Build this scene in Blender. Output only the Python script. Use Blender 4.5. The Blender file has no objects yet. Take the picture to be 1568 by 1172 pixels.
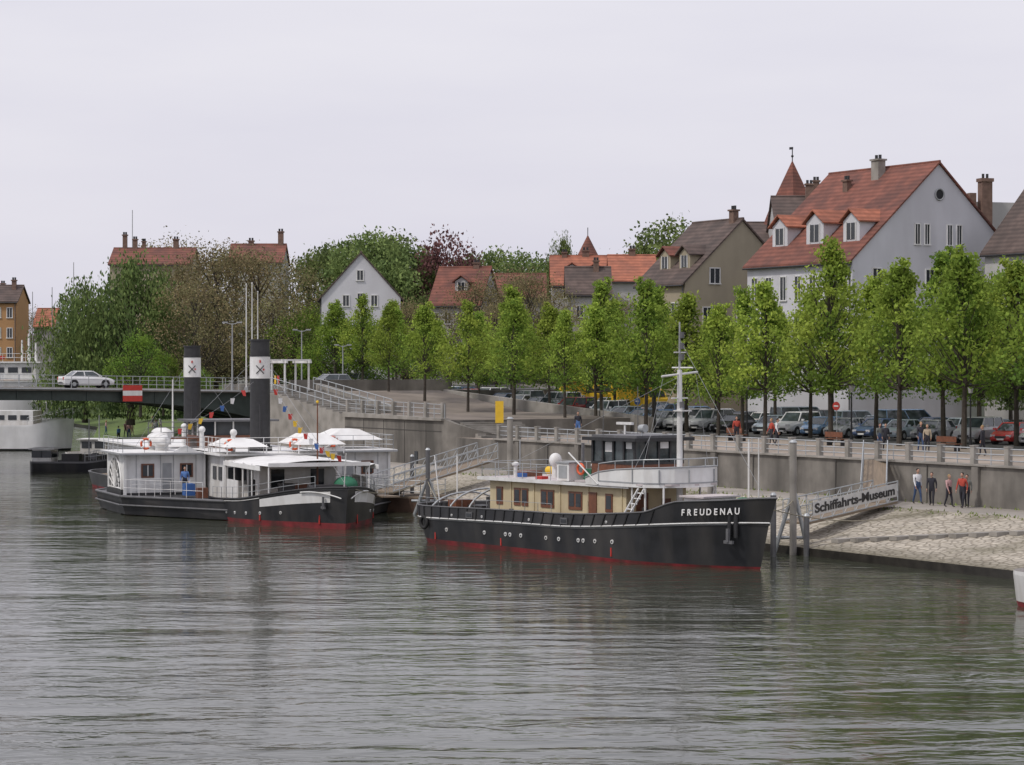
import bpy, math, random
import numpy as np
from mathutils import Vector, Matrix
R=random.Random(11)
sc=bpy.context.scene
sc.view_settings.view_transform='Standard'
try: sc.view_settings.look='None'
except Exception: pass
sc.view_settings.exposure=0
COL=sc.collection
pi=math.pi
# ---------------------------------------------------------------- materials
def M(name,col,rough=.7,var=.12,scale=3,bump=0,metal=0,stretch=(1,1,1),detail=4,spec=.5,dirt=None,dscale=.6,damt=.5,streak=0,bands=0):
    m=bpy.data.materials.new(name); m.use_nodes=True
    nt=m.node_tree; N=nt.nodes; L=nt.links
    b=N['Principled BSDF']
    b.inputs['Roughness'].default_value=rough; b.inputs['Metallic'].default_value=metal
    b.inputs['Specular IOR Level'].default_value=spec
    tc=N.new('ShaderNodeTexCoord'); mp=N.new('ShaderNodeMapping'); mp.inputs['Scale'].default_value=stretch
    L.new(tc.outputs['Object'],mp.inputs['Vector'])
    nz=N.new('ShaderNodeTexNoise'); nz.inputs['Scale'].default_value=scale; nz.inputs['Detail'].default_value=detail
    L.new(mp.outputs[0],nz.inputs['Vector'])
    rp=N.new('ShaderNodeValToRGB'); e=rp.color_ramp.elements
    e[0].position=.3; e[1].position=.7
    e[0].color=[max(0,c*(1-var)) for c in col]+[1]; e[1].color=[min(1,c*(1+var)) for c in col]+[1]
    L.new(nz.outputs['Fac'],rp.inputs['Fac']); out=rp.outputs['Color']
    if dirt:
        n2=N.new('ShaderNodeTexNoise'); n2.inputs['Scale'].default_value=dscale; n2.inputs['Detail'].default_value=6
        mp2=N.new('ShaderNodeMapping'); mp2.inputs['Scale'].default_value=(1,1,.2 if streak else 1)
        L.new(tc.outputs['Object'],mp2.inputs['Vector']); L.new(mp2.outputs[0],n2.inputs['Vector'])
        r2=N.new('ShaderNodeValToRGB'); r2.color_ramp.elements[0].position=.42; r2.color_ramp.elements[1].position=.65
        r2.color_ramp.elements[1].color=(damt,)*3+(1,)
        L.new(n2.outputs['Fac'],r2.inputs['Fac'])
        mx=N.new('ShaderNodeMixRGB'); mx.inputs[2].default_value=(*dirt,1)
        L.new(r2.outputs['Color'],mx.inputs[0]); L.new(out,mx.inputs[1]); out=mx.outputs[0]
    if bands:
        wv=N.new('ShaderNodeTexWave'); wv.bands_direction='Z'; wv.inputs['Scale'].default_value=bands; wv.inputs['Distortion'].default_value=.6
        wv.inputs['Detail Scale'].default_value=3
        L.new(tc.outputs['Object'],wv.inputs['Vector'])
        mb=N.new('ShaderNodeMixRGB'); mb.blend_type='MULTIPLY'; mb.inputs[0].default_value=.3
        L.new(out,mb.inputs[1]); L.new(wv.outputs['Color'],mb.inputs[2]); out=mb.outputs[0]
    L.new(out,b.inputs['Base Color'])
    if bump:
        bp=N.new('ShaderNodeBump'); bp.inputs['Strength'].default_value=.8; bp.inputs['Distance'].default_value=bump
        L.new(nz.outputs['Fac'],bp.inputs['Height']); L.new(bp.outputs[0],b.inputs['Normal'])
    return m
def leafM(name,col,trans=.3):
    m=bpy.data.materials.new(name); m.use_nodes=True
    nt=m.node_tree; N=nt.nodes; L=nt.links
    N.remove(N['Principled BSDF']); o=N['Material Output']
    g=N.new('ShaderNodeNewGeometry'); rp=N.new('ShaderNodeValToRGB')
    e=rp.color_ramp.elements
    e[0].color=[c*.6 for c in col]+[1]; e[1].color=[min(1,c*1.35) for c in col]+[1]
    L.new(g.outputs['Random Per Island'],rp.inputs['Fac'])
    oi=N.new('ShaderNodeObjectInfo'); hs=N.new('ShaderNodeHueSaturation'); mr=N.new('ShaderNodeMapRange'); mr.inputs[3].default_value=.78; mr.inputs[4].default_value=1.15
    m2=N.new('ShaderNodeMapRange'); m2.inputs[3].default_value=.488; m2.inputs[4].default_value=.508
    ml=N.new('ShaderNodeMath'); ml.operation='FRACT'; mm=N.new('ShaderNodeMath'); mm.operation='MULTIPLY'; mm.inputs[1].default_value=7.31
    L.new(oi.outputs['Random'],mm.inputs[0]); L.new(mm.outputs[0],ml.inputs[0]); L.new(ml.outputs[0],m2.inputs[0]); L.new(m2.outputs[0],hs.inputs['Hue'])
    L.new(oi.outputs['Random'],mr.inputs[0]); L.new(mr.outputs[0],hs.inputs['Value']); L.new(rp.outputs[0],hs.inputs['Color'])
    d=N.new('ShaderNodeBsdfDiffuse'); t=N.new('ShaderNodeBsdfTranslucent'); mx=N.new('ShaderNodeMixShader'); mx.inputs[0].default_value=trans
    L.new(hs.outputs[0],d.inputs[0]); L.new(hs.outputs[0],t.inputs[0]); L.new(d.outputs[0],mx.inputs[1]); L.new(t.outputs[0],mx.inputs[2])
    L.new(mx.outputs[0],o.inputs[0]); return m
white=M('white_paint',(.74,.74,.73),.5,.06,2,dirt=(.45,.42,.37),dscale=1.4,damt=.45,streak=1)
whiteC=M('white_canvas',(.78,.78,.77),.8,.06,1.5,bump=.03,dirt=(.6,.58,.56),dscale=.8,damt=.5)
pinkC=M('pale_canvas',(.56,.51,.51),.8,.1,2,dirt=(.4,.36,.35),dscale=.9,damt=.5)
black=M('black_hull_paint',(.020,.021,.024),.42,.3,1.2,dirt=(.07,.065,.06),dscale=.7,damt=.6,streak=1)
blackM=M('black_metal',(.028,.028,.03),.5,.2,4)
redB=M('red_antifouling',(.24,.03,.035),.6,.3,1.5,dirt=(.05,.035,.03),dscale=.9,damt=.8)
cream=M('cream_paint',(.58,.49,.31),.5,.08,2,dirt=(.36,.28,.18),dscale=1,damt=.5,streak=1)
brownW=M('varnished_wood',(.16,.06,.03),.4,.25,5)
deckW=M('deck_planks',(.22,.17,.12),.7,.2,2,stretch=(.3,6,1))
greyP=M('grey_paint',(.33,.34,.35),.5,.1,3)
greyL=M('pale_hull_paint',(.80,.80,.80),.5,.06,1,dirt=(.5,.49,.47),dscale=.6,damt=.4,streak=1)
greyD=M('dark_grey_paint',(.12,.12,.125),.5,.15,3)
steel=M('galvanised_steel',(.42,.44,.45),.45,.12,4,metal=.3)
glass=M('dark_window_glass',(.03,.035,.04),.08,.2,1)
glassW=M('wheelhouse_glass',(.05,.065,.07),.06,.5,1.6,spec=.8)
redP=M('red_paint',(.5,.04,.03),.4,.1,3)
orangeP=M('orange_paint',(.70,.12,.04),.5,.08,3)
yellowP=M('yellow_paint',(.75,.48,.03),.5,.08,3)
blueP=M('blue_paint',(.04,.12,.35),.5,.1,3)
greenT=M('green_tarp',(.03,.16,.09),.7,.15,3)
concrete=M('weathered_concrete',(.205,.19,.168),.9,.2,1.1,bump=.03,dirt=(.075,.07,.062),dscale=.45,damt=.9,streak=1)
jointM=M('wall_joint',(.07,.065,.06),.9)
stoneP=M('stone_post',(.33,.31,.28),.85,.15,2,dirt=(.15,.14,.12),dscale=1,damt=.7)
promen=M('sandy_paving',(.36,.30,.25),.9,.12,.6,dirt=(.2,.17,.14),dscale=.1,damt=.7)
terP=M('terrace_paving',(.22,.185,.155),.9,.15,.6,dirt=(.12,.1,.085),dscale=.2,damt=.8)
asphalt=M('asphalt',(.10,.098,.095),.9,.15,.8)
pave=M('pavement',(.24,.22,.2),.9,.12,.7)
grass=M('grass',(.10,.15,.035),.95,.35,.6,bump=.05)
pathM=M('quay_path_paving',(.35,.32,.285),.9,.12,1,dirt=(.22,.2,.17),dscale=.2,damt=.6)
toeM=M('wet_quay_toe',(.03,.027,.022),.5,.4,2)
bark=M('bark',(.06,.05,.04),.95,.3,6,bump=.02)
plaster=M('white_plaster',(.60,.60,.63),.9,.05,.4,dirt=(.46,.45,.47),dscale=.3,damt=.6,streak=1)
plasterG=M('grey_plaster',(.46,.45,.44),.9,.08,.5,dirt=(.28,.28,.28),dscale=.3,damt=.6,streak=1)
plasterT=M('tan_plaster',(.38,.33,.24),.9,.08,.5,dirt=(.24,.21,.16),dscale=.3,damt=.5,streak=1)
plasterO=M('ochre_plaster',(.42,.24,.11),.9,.08,.5)
roofR=M('red_roof_tiles',(.235,.088,.062),.85,.2,1.2,dirt=(.12,.055,.045),dscale=.5,damt=.8,bands=.9)
roofO=M('orange_roof_tiles',(.41,.150,.090),.85,.2,1.5,bands=.9,dirt=(.24,.1,.07),dscale=.5,damt=.7)
roofB=M('brown_roof_tiles',(.125,.09,.078),.85,.25,1.2,bands=.9,dirt=(.07,.055,.05),dscale=.5,damt=.7)
brickM=M('chimney_brick',(.17,.11,.085),.9,.25,3)
tyre=M('tyre_rubber',(.02,.02,.02),.8,.1,4)
lampg=M('headlamp_glass',(.6,.6,.62),.15,.05,3)
def slopeMat():
    m=M('stone_bank',(.48,.435,.36),.95,.2,1.2); nt=m.node_tree;N=nt.nodes;L=nt.links;b=N['Principled BSDF']
    src=b.inputs['Base Color'].links[0].from_socket
    tc=N.new('ShaderNodeTexCoord')
    v=N.new('ShaderNodeTexVoronoi'); v.feature='DISTANCE_TO_EDGE'; v.inputs['Scale'].default_value=2.3
    L.new(tc.outputs['Object'],v.inputs['Vector'])
    r=N.new('ShaderNodeValToRGB'); r.color_ramp.elements[0].color=(.4,.37,.33,1); r.color_ramp.elements[1].position=.14
    L.new(v.outputs['Distance'],r.inputs[0])
    mu=N.new('ShaderNodeMixRGB'); mu.blend_type='MULTIPLY'; mu.inputs[0].default_value=.75
    L.new(src,mu.inputs[1]); L.new(r.outputs[0],mu.inputs[2])
    n=N.new('ShaderNodeTexNoise'); n.inputs['Scale'].default_value=.3; n.inputs['Detail'].default_value=8; n.inputs['Roughness'].default_value=.7
    L.new(tc.outputs['Object'],n.inputs['Vector'])
    sx=N.new('ShaderNodeSeparateXYZ'); L.new(tc.outputs['Object'],sx.inputs[0])
    m1=N.new('ShaderNodeMapRange'); m1.inputs[1].default_value=.9; m1.inputs[2].default_value=1.75; m1.inputs[3].default_value=0; m1.inputs[4].default_value=.11
    L.new(sx.outputs['Z'],m1.inputs[0]); ad=N.new('ShaderNodeMath'); L.new(n.outputs['Fac'],ad.inputs[0]); L.new(m1.outputs[0],ad.inputs[1])
    r2=N.new('ShaderNodeValToRGB'); r2.color_ramp.elements[0].position=.54; r2.color_ramp.elements[1].position=.68; r2.color_ramp.elements[1].color=(.8,.8,.8,1)
    L.new(ad.outputs[0],r2.inputs[0])
    mx=N.new('ShaderNodeMixRGB'); mx.inputs[2].default_value=(.16,.145,.095,1)
    L.new(r2.outputs[0],mx.inputs[0]); L.new(mu.outputs[0],mx.inputs[1])
    mr=N.new('ShaderNodeMapRange'); mr.inputs[1].default_value=.38; mr.inputs[2].default_value=.65; mr.inputs[3].default_value=.7; mr.inputs[4].default_value=0
    L.new(sx.outputs['Z'],mr.inputs[0])
    mx2=N.new('ShaderNodeMixRGB'); mx2.inputs[2].default_value=(.09,.08,.045,1)
    L.new(mr.outputs[0],mx2.inputs[0]); L.new(mx.outputs[0],mx2.inputs[1])
    L.new(mx2.outputs[0],b.inputs['Base Color'])
    bp=N.new('ShaderNodeBump'); bp.inputs['Distance'].default_value=.08; L.new(r.outputs[0],bp.inputs['Height']); L.new(bp.outputs[0],b.inputs['Normal'])
    return m
slopeM=slopeMat()
def waterMat():
    m=bpy.data.materials.new('river_water'); m.use_nodes=True
    nt=m.node_tree;N=nt.nodes;L=nt.links;b=N['Principled BSDF']
    b.inputs['Roughness'].default_value=.08; b.inputs['IOR'].default_value=1.333
    tc=N.new('ShaderNodeTexCoord')
    def noise(sc_,st,det=3,rot=0,dist=0):
        mp=N.new('ShaderNodeMapping'); mp.inputs['Scale'].default_value=st; mp.inputs['Rotation'].default_value=(0,0,rot)
        n=N.new('ShaderNodeTexNoise'); n.inputs['Scale'].default_value=sc_; n.inputs['Detail'].default_value=det; n.inputs['Distortion'].default_value=dist
        L.new(tc.outputs['Object'],mp.inputs[0]); L.new(mp.outputs[0],n.inputs['Vector']); return n.outputs['Fac']
    def math_(op,a,c):
        k=N.new('ShaderNodeMath'); k.operation=op
        for i,x in enumerate((a,c)):
            if isinstance(x,(int,float)): k.inputs[i].default_value=x
            else: L.new(x,k.inputs[i])
        return k.outputs[0]
    a=noise(.95,(.5,1,1),3,.2,.8); c=noise(3.2,(.5,1,1),2,-.2,.3); f=noise(.06,(.3,1,1),5,.12,2.0); g=noise(.16,(.35,1,1),3,-.25,.6)
    mr=N.new('ShaderNodeMapRange'); mr.inputs[1].default_value=.38; mr.inputs[2].default_value=.62; mr.inputs[3].default_value=.28; mr.inputs[4].default_value=1.0
    L.new(f,mr.inputs[0])
    h=math_('ADD',math_('MULTIPLY',a,.078),math_('MULTIPLY',c,.017))
    h=math_('MULTIPLY',h,mr.outputs[0]); h=math_('ADD',h,math_('MULTIPLY',g,.15))
    bp=N.new('ShaderNodeBump'); bp.inputs['Strength'].default_value=1; bp.inputs['Distance'].default_value=1
    L.new(h,bp.inputs['Height']); L.new(bp.outputs[0],b.inputs['Normal'])
    r=N.new('ShaderNodeValToRGB'); r.color_ramp.elements[0].color=(.040,.046,.028,1); r.color_ramp.elements[1].color=(.056,.061,.044,1); r.color_ramp.elements[0].position=.35; r.color_ramp.elements[1].position=.65
    L.new(f,r.inputs[0]); L.new(r.outputs[0],b.inputs['Base Color'])
    return m
waterM=waterMat()
# ---------------------------------------------------------------- builder
class O:
    def __init__(s,name,loc=(0,0,0),yaw=0):
        s.name=name;s.loc=loc;s.yaw=yaw;s.P={};s.extra=[]
    def part(s,pn,mat):
        k=(pn,mat.name)
        if k not in s.P: s.P[k]=[[],[],[],mat,pn]
        s.c=s.P[k]; return s
    def add(s,V,F,smooth=False):
        b=len(s.c[0]); s.c[0].extend([tuple(v) for v in V]); s.c[1].extend([tuple(i+b for i in f) for f in F]); s.c[2].extend([smooth]*len(F)); return s
    def box(s,cx,cy,cz,sx,sy,sz,rot=None):
        V=[Vector((x*sx/2,y*sy/2,z*sz/2)) for x in(-1,1) for y in(-1,1) for z in(-1,1)]
        if rot is not None:
            m=Matrix.Rotation(rot,3,'Z') if not isinstance(rot,Matrix) else rot
            V=[m@v for v in V]
        V=[v+Vector((cx,cy,cz)) for v in V]
        return s.add(V,[(0,1,3,2),(4,6,7,5),(0,4,5,1),(2,3,7,6),(0,2,6,4),(1,5,7,3)])
    def bx(s,x0,x1,y0,y1,z0,z1): return s.box((x0+x1)/2,(y0+y1)/2,(z0+z1)/2,abs(x1-x0),abs(y1-y0),abs(z1-z0))
    def cyl(s,p0,p1,r0,r1=None,n=8,cap=True):
        if r1 is None:r1=r0
        p0=Vector(p0);p1=Vector(p1);d=(p1-p0)
        if d.length<1e-6:return s
        d.normalize(); a=d.orthogonal().normalized(); b=d.cross(a)
        V=[];F=[]
        for p,r in((p0,r0),(p1,r1)):
            for i in range(n):
                t=2*pi*i/n; V.append(p+(a*math.cos(t)+b*math.sin(t))*r)
        for i in range(n): F.append((i,(i+1)%n,n+(i+1)%n,n+i))
        s.add(V,F,n>5)
        if cap: s.add(V,[tuple(range(n))[::-1],tuple(range(n,2*n))])
        return s
    def line(s,pts,r,n=5):
        for a,b in zip(pts[:-1],pts[1:]): s.cyl(a,b,r,r,n)
        return s
    def ell(s,c,rx,ry,rz,nu=12,nv=8,z0=-1):
        V=[];F=[]
        for j in range(nv+1):
            ph=-pi/2+pi*j/nv
            for i in range(nu):
                t=2*pi*i/nu; zz=max(math.sin(ph),z0)
                V.append((c[0]+rx*math.cos(ph)*math.cos(t),c[1]+ry*math.cos(ph)*math.sin(t),c[2]+rz*zz))
        for j in range(nv):
            for i in range(nu): F.append((j*nu+i,j*nu+(i+1)%nu,(j+1)*nu+(i+1)%nu,(j+1)*nu+i))
        return s.add(V,F,True)
    def torus(s,c,Rr,r,ax='x',n=14,m=6):
        V=[];F=[]
        for i in range(n):
            a=2*pi*i/n
            for j in range(m):
                b=2*pi*j/m; q=Rr+r*math.cos(b); u,v,w=q*math.cos(a),q*math.sin(a),r*math.sin(b)
                V.append((c[0]+w,c[1]+u,c[2]+v) if ax=='x' else (c[0]+u,c[1]+w,c[2]+v))
        for i in range(n):
            for j in range(m): F.append((i*m+j,((i+1)%n)*m+j,((i+1)%n)*m+(j+1)%m,i*m+(j+1)%m))
        return s.add(V,F,True)
    def rail(s,pts,h,r=.025,step=1.2,nr=3):
        for a,b in zip(pts[:-1],pts[1:]):
            a=Vector(a);b=Vector(b);L=(b-a).length;k=max(1,round(L/step))
            for i in range(k+1):
                p=a.lerp(b,i/k); s.cyl(p,p+Vector((0,0,h)),r,r,5)
            for j in range(nr):
                z=Vector((0,0,h*(j+1)/nr)); s.cyl(a+z,b+z,r*.8,r*.8,5)
        return s
    def strip(s,pts,z0,z1,th=.05):
        n=len(pts);V=[]
        for i,(x,y) in enumerate(pts):
            a=pts[max(0,i-1)];b=pts[min(n-1,i+1)]; t=Vector((b[0]-a[0],b[1]-a[1])).normalized(); o=(-t.y*th,t.x*th)
            lo=z0[i] if isinstance(z0,(list,tuple)) else z0; hi=z1[i] if isinstance(z1,(list,tuple)) else z1
            V+=[(x,y,lo),(x,y,hi),(x+o[0],y+o[1],hi),(x+o[0],y+o[1],lo)]
        F=[]
        for i in range(n-1):
            for j in range(4): F.append((4*i+j,4*(i+1)+j,4*(i+1)+(j+1)%4,4*i+(j+1)%4))
        F+=[(0,1,2,3),(4*n-1,4*n-2,4*n-3,4*n-4)]
        return s.add(V,F)
    def mesh(s,parts,nm):
        me=bpy.data.meshes.new(nm); V=[];F=[];MI=[];SM=[];mats=[]
        for (v,f,sm,mat,pn) in parts:
            b=len(V);V+=v;F+=[tuple(i+b for i in q) for q in f]
            if mat not in mats:mats.append(mat)
            MI+=[mats.index(mat)]*len(f);SM+=sm
        me.from_pydata(V,[],F)
        for m in mats: me.materials.append(m)
        me.polygons.foreach_set('material_index',MI); me.polygons.foreach_set('use_smooth',SM); me.update(); return me
    def done(s,single=False):
        if single or len(set(k[0] for k in s.P))==1:
            ob=bpy.data.objects.new(s.name,s.mesh(list(s.P.values()),s.name))
        else:
            ob=bpy.data.objects.new(s.name,None); ob.empty_display_size=.5
            g={}
            for v in s.P.values(): g.setdefault(v[4],[]).append(v)
            for pn,l in g.items():
                c=bpy.data.objects.new(pn,s.mesh(l,pn)); COL.objects.link(c); c.parent=ob
        ob.location=s.loc; ob.rotation_euler=(0,0,s.yaw); COL.objects.link(ob)
        for e in s.extra: e.parent=ob
        s.ob=ob; return ob
def inst(name,me,loc,yaw=0,sc_=(1,1,1)):
    o=bpy.data.objects.new(name,me); o.location=loc;o.rotation_euler=(0,0,yaw);o.scale=sc_; COL.objects.link(o); return o
def text(body,size,mat,loc,rot,sx=1):
    c=bpy.data.curves.new('lettering','FONT'); c.body=body;c.size=size;c.extrude=.008;c.align_x='CENTER';c.align_y='CENTER';c.offset=size*.025
    c.materials.append(mat); o=bpy.data.objects.new('lettering',c); COL.objects.link(o); o.location=loc;o.rotation_euler=rot;o.scale=(sx,1,1); return o
def sm(a,b,x):
    t=min(1,max(0,(x-a)/(b-a))); return t*t*(3-2*t)
# quay frame : s along the bank (away), n inland
T=(-.504,.864);NN=(.864,.504);O0=(21.4,98.2); YQ=math.atan2(T[1],T[0]); YN=math.atan2(-NN[1],-NN[0])
def Q(s,n,z=0): return (O0[0]+T[0]*s+NN[0]*n, O0[1]+T[1]*s+NN[1]*n, z)
def zup(s): return 3.8+3.0*min(1,max(0,(s-82)/66))
def interp(x,tab):
    if x<=tab[0][0]:return tab[0][1]
    for (a,u),(b,v) in zip(tab[:-1],tab[1:]):
        if x<=b:return u+(v-u)*(x-a)/(b-a)
    return tab[-1][1]
N0=[(-200,0),(88,0),(107,2),(128,8.3),(176,23.5),(240,48),(334,66),(400,0),(430,-300),(460,-1500)]
def ground():
    S=[-200,-100,-50]+list(range(-40,150,4))+[160,176,200,240,290,334,370,400,430,460,900,2500]
    offs=[-8,0,.02,10,14,14.06,31,48.5,49,62,130,3000]
    V=[];F=[];MI=[]
    mats=[toeM,toeM,slopeM,pathM,concrete,promen,asphalt,pave,pave,grass,grass,grass]
    for s in S:
        n0=interp(s,N0); k=sm(108,135,s); zu=zup(s)
        zz=[-2,-.3,.38,1.7,1.7,3.8*(1-k)+2.2*k,(3.8 if s<82 else zu),zu,zu+.12,zu+.12,zu,zu]
        for o,z in zip(offs,zz): V.append(Q(s,n0+o if o<100 else max(n0+o,o),z))
    c=len(offs)
    for i in range(len(S)-1):
        for j in range(c-1):
            F.append((i*c+j,i*c+j+1,(i+1)*c+j+1,(i+1)*c+j)); mi=j
            if S[i]>=116 and j in(2,3,4,5): mi=9
            if S[i]>=176 and j>=5: mi=9
            MI.append(mi)
    me=bpy.data.meshes.new('ground'); me.from_pydata(V,[],F)
    for m in mats: me.materials.append(m)
    me.polygons.foreach_set('material_index',MI); me.update()
    inst('ground',me,(0,0,0))
    w=O('river_water'); w.part('w',waterM)
    w.add([(-2500,-400,0),(2500,-400,0),(2500,2800,0),(-2500,2800,0)],[(0,1,2,3)]); w.done()
ground()
# ---------------------------------------------------------------- trees
def tree_mesh(name,seed,H,Rc,z0,ncl,nleaf,leaf,shape,mats,tr=.16,cs=.55,fill=.35):
    rg=np.random.default_rng(seed); rr=random.Random(seed)
    o=O('x'); o.part('t',bark)
    cl=[]
    for i in range(ncl):
        h=rg.random()
        if shape=='linden': env=Rc*((1-h**1.45)**.8)*min(1,(h/.2+.45))*(1.0 if h<.8 else .85)
        elif shape=='round': env=Rc*math.sqrt(max(.02,1-(2*h-1)**2))
        else: env=Rc*(1-h**2.6)**.5
        a=rg.random()*2*pi; r=env*(fill+(1-fill)*rg.random()**.5)*(1+.28*math.sin(3*a+seed)+.2*math.sin(5*a+h*9))
        cl.append((r*math.cos(a),r*math.sin(a),z0+(H-z0)*h,r/max(env,.1),h))
    top=(rr.uniform(-.2,.2),rr.uniform(-.2,.2),H*.92)
    if shape=='linden':
        for i in range(6): cl.append((rr.uniform(-.6,.6),rr.uniform(-.6,.6),H-.5+rr.uniform(-.6,1.0),1,.97))
        ncl+=6
    pts=[Vector((0,0,-.3)),Vector((rr.uniform(-.1,.1),rr.uniform(-.1,.1),z0)),Vector((rr.uniform(-.25,.25),rr.uniform(-.25,.25),(z0+H)/2)),Vector(top)]
    rad=[tr*1.25,tr*.85,tr*.5,.03]
    for k in range(3): o.cyl(pts[k],pts[k+1],rad[k],rad[k+1],8,False)
    for c in cl[::max(1,ncl//50)]:
        p=Vector(c[:3]); zz=max(z0*.95,p.z-math.hypot(p.x,p.y)*1.1-.3); t=(zz-z0)/(H-z0)
        b=pts[1].lerp(pts[3],max(0,t)) if t>0 else pts[1]
        mid=b.lerp(p,.5)+Vector((0,0,-.15)); o.cyl(b,mid,tr*.34,tr*.2,5,False); o.cyl(mid,p,tr*.2,.015,5,False)
    me0=o.c; V=[tuple(v) for v in me0[0]];F=list(me0[1]);MI=[0]*len(F)
    base=len(V)
    per=nleaf//ncl
    LV=[]
    for ci,c in enumerate(cl):
        csz=cs*(.55+.9*rg.random())*(1 if shape!='linden' else 1.15-.6*c[4])
        P=np.clip(rg.normal(size=(per,3)),-1.9,1.9)*np.array([csz,csz,csz*(.9 if shape!='willow' else 1.7)])
        P[:,0]+=c[0];P[:,1]+=c[1];P[:,2]+=c[2]-(0 if shape!='willow' else csz*2.2)
        P[:,2]=np.maximum(P[:,2],z0*.8 if shape!='willow' else .5)
        u=rg.normal(size=(per,3));
        if shape=='willow': u=u*.45+np.array([0,0,1.])
        u/=np.linalg.norm(u,axis=1)[:,None]
        w=rg.normal(size=(per,3)); w-=(w*u).sum(1)[:,None]*u; w/=np.linalg.norm(w,axis=1)[:,None]
        sz=leaf*(.6+.8*rg.random((per,1)))
        el=1.6 if shape!='willow' else 2.2
        q=np.stack([P-u*sz*el/2,P+w*sz*.5,P+u*sz*el/2,P-w*sz*.5],1)
        LV.append(q.reshape(-1,3))
        inner=c[3]<.5 or (c[4]<.1)  # inner and lowest clumps take the darkest leaf material, painting in crown shade
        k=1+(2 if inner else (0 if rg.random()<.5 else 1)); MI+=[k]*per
    LV=np.concatenate(LV); V+=[tuple(x) for x in LV.tolist()]
    nl=len(LV)//4; F+=[(base+4*i,base+4*i+1,base+4*i+2,base+4*i+3) for i in range(nl)]
    me=bpy.data.meshes.new(name); me.from_pydata(V,[],F)
    me.materials.append(bark)
    for m in mats: me.materials.append(m)
    me.polygons.foreach_set('material_index',MI); me.update(); return me
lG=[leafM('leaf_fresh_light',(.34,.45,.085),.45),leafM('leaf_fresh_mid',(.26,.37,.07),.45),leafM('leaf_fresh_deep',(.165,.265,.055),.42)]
dG=[leafM('leaf_green_light',(.22,.28,.10),.35),leafM('leaf_green_mid',(.155,.21,.08),.35),leafM('leaf_green_deep',(.10,.14,.06),.35)]
wG=[leafM('leaf_willow_light',(.19,.26,.09),.35),leafM('leaf_willow_mid',(.13,.195,.07),.35),leafM('leaf_willow_deep',(.085,.13,.055),.35)]
bG=[leafM('leaf_bud_brown',(.29,.24,.13),.3),leafM('leaf_bud_olive',(.23,.22,.11),.3),leafM('leaf_bud_dark',(.17,.14,.095),.3)]
pG=[leafM('leaf_purple_light',(.22,.11,.11),.25),leafM('leaf_purple_mid',(.17,.085,.085),.25),leafM('leaf_purple_deep',(.12,.065,.065),.2)]
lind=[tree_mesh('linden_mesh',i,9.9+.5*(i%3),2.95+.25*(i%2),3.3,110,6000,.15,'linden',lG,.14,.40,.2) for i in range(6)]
rnd=[tree_mesh('round_tree_mesh',20+i,15,6,3,150,11000,.26,'round',dG,.3,.75) for i in range(3)]
brn=[tree_mesh('budding_tree_mesh',30+i,15,6,2.5,150,8500,.16,'round',bG,.3,.9) for i in range(2)]
wil=tree_mesh('willow_mesh',41,15,7,2,170,16000,.2,'willow',wG,.4,.7)
pur=tree_mesh('purple_tree_mesh',42,15,5,3,110,6000,.26,'round',pG,.3,.7)
yg=[tree_mesh('young_green_tree_mesh',50+i,14,5.5,3,130,8000,.22,'round',[lG[1],lG[2],dG[1]],.28,.75) for i in range(2)]
cnt=0
for n,off,ss in ((30.5,1,range(16,80,7)),(36,4,range(16,142,7)),(42.7,1,range(34,140,8)),(25,3,range(75,104,7))):
    for s in ss:
        s2=s+off+R.uniform(-1,1); k=R.uniform(.88,1.06)*(1.2 if s2<58 and n<40 else 1)*(.82 if s2>106 else 1)
        z=zup(s2) if n!=25 else 5.05+max(0,(s2-92)*.1)
        if n==25:k*=.88
        inst('linden_tree',lind[cnt%6],Q(s2,n+R.uniform(-.5,.5),z),R.uniform(0,6.28),(k*R.uniform(.9,1.08),k*R.uniform(.9,1.08),k)); cnt+=1
def px(p,d): return (p-784)/3600*d
def tr(name,me,p,d,ytop,H,z0=None,w=1):
    zt=9+(560-ytop)*d/3600; z0=6.5 if z0 is None else z0; k=(zt-z0)/(H+.9)
    inst(name,me,(px(p,d),d,z0),R.uniform(0,6),(k*w,k*w,k))
tr('willow_tree',wil,200,250,384,15,3,.85); tr('willow_tree',wil,130,258,424,15,3,.72)
for p,d,y in((275,262,402),(330,258,378),(395,262,386),(445,272,398),(300,245,430),(360,285,380),(420,250,450)): tr('budding_tree',brn[R.randrange(2)],p,d,y,15,5,.95)
for p,d,y in((215,235,510),(250,240,540),(450,250,480),(478,258,470),(515,240,485),(560,242,488),(300,232,560)): tr('shrub_tree',yg[R.randrange(2)],p,d,y,14,4,.9)
for p,d,y in((500,320,382),(570,310,355),(620,315,372),(750,320,382),(800,310,388),(830,320,398),(1020,300,338),(650,275,452),(985,300,380),(530,330,366),(600,330,362)):
    tr('background_tree',rnd[R.randrange(3)],p,d,y,15,6.5,.85)
for p,d,y in((690,310,352),(662,318,374)): tr('copper_beech_tree',pur,p,d,y,15,6.5,.7)
tr('poplar_tree',rnd[1],863,320,362,15,6.5,.3)
for p,d,y in((255,330,362),(300,335,370),(20,345,462),(60,350,478),(940,310,395),(730,262,432),(810,262,418),(850,258,440),(625,250,462),(690,250,470),(760,252,465),(950,250,455),(780,270,410)): tr('bare_tree',brn[R.randrange(2)],p,d,y,15,6,.85)
for p,d,y in((1548,168,405),(1610,172,385),(1500,182,415)): tr('young_tree',yg[R.randrange(2)],p,d,y,14,3.9,.65)
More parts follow.
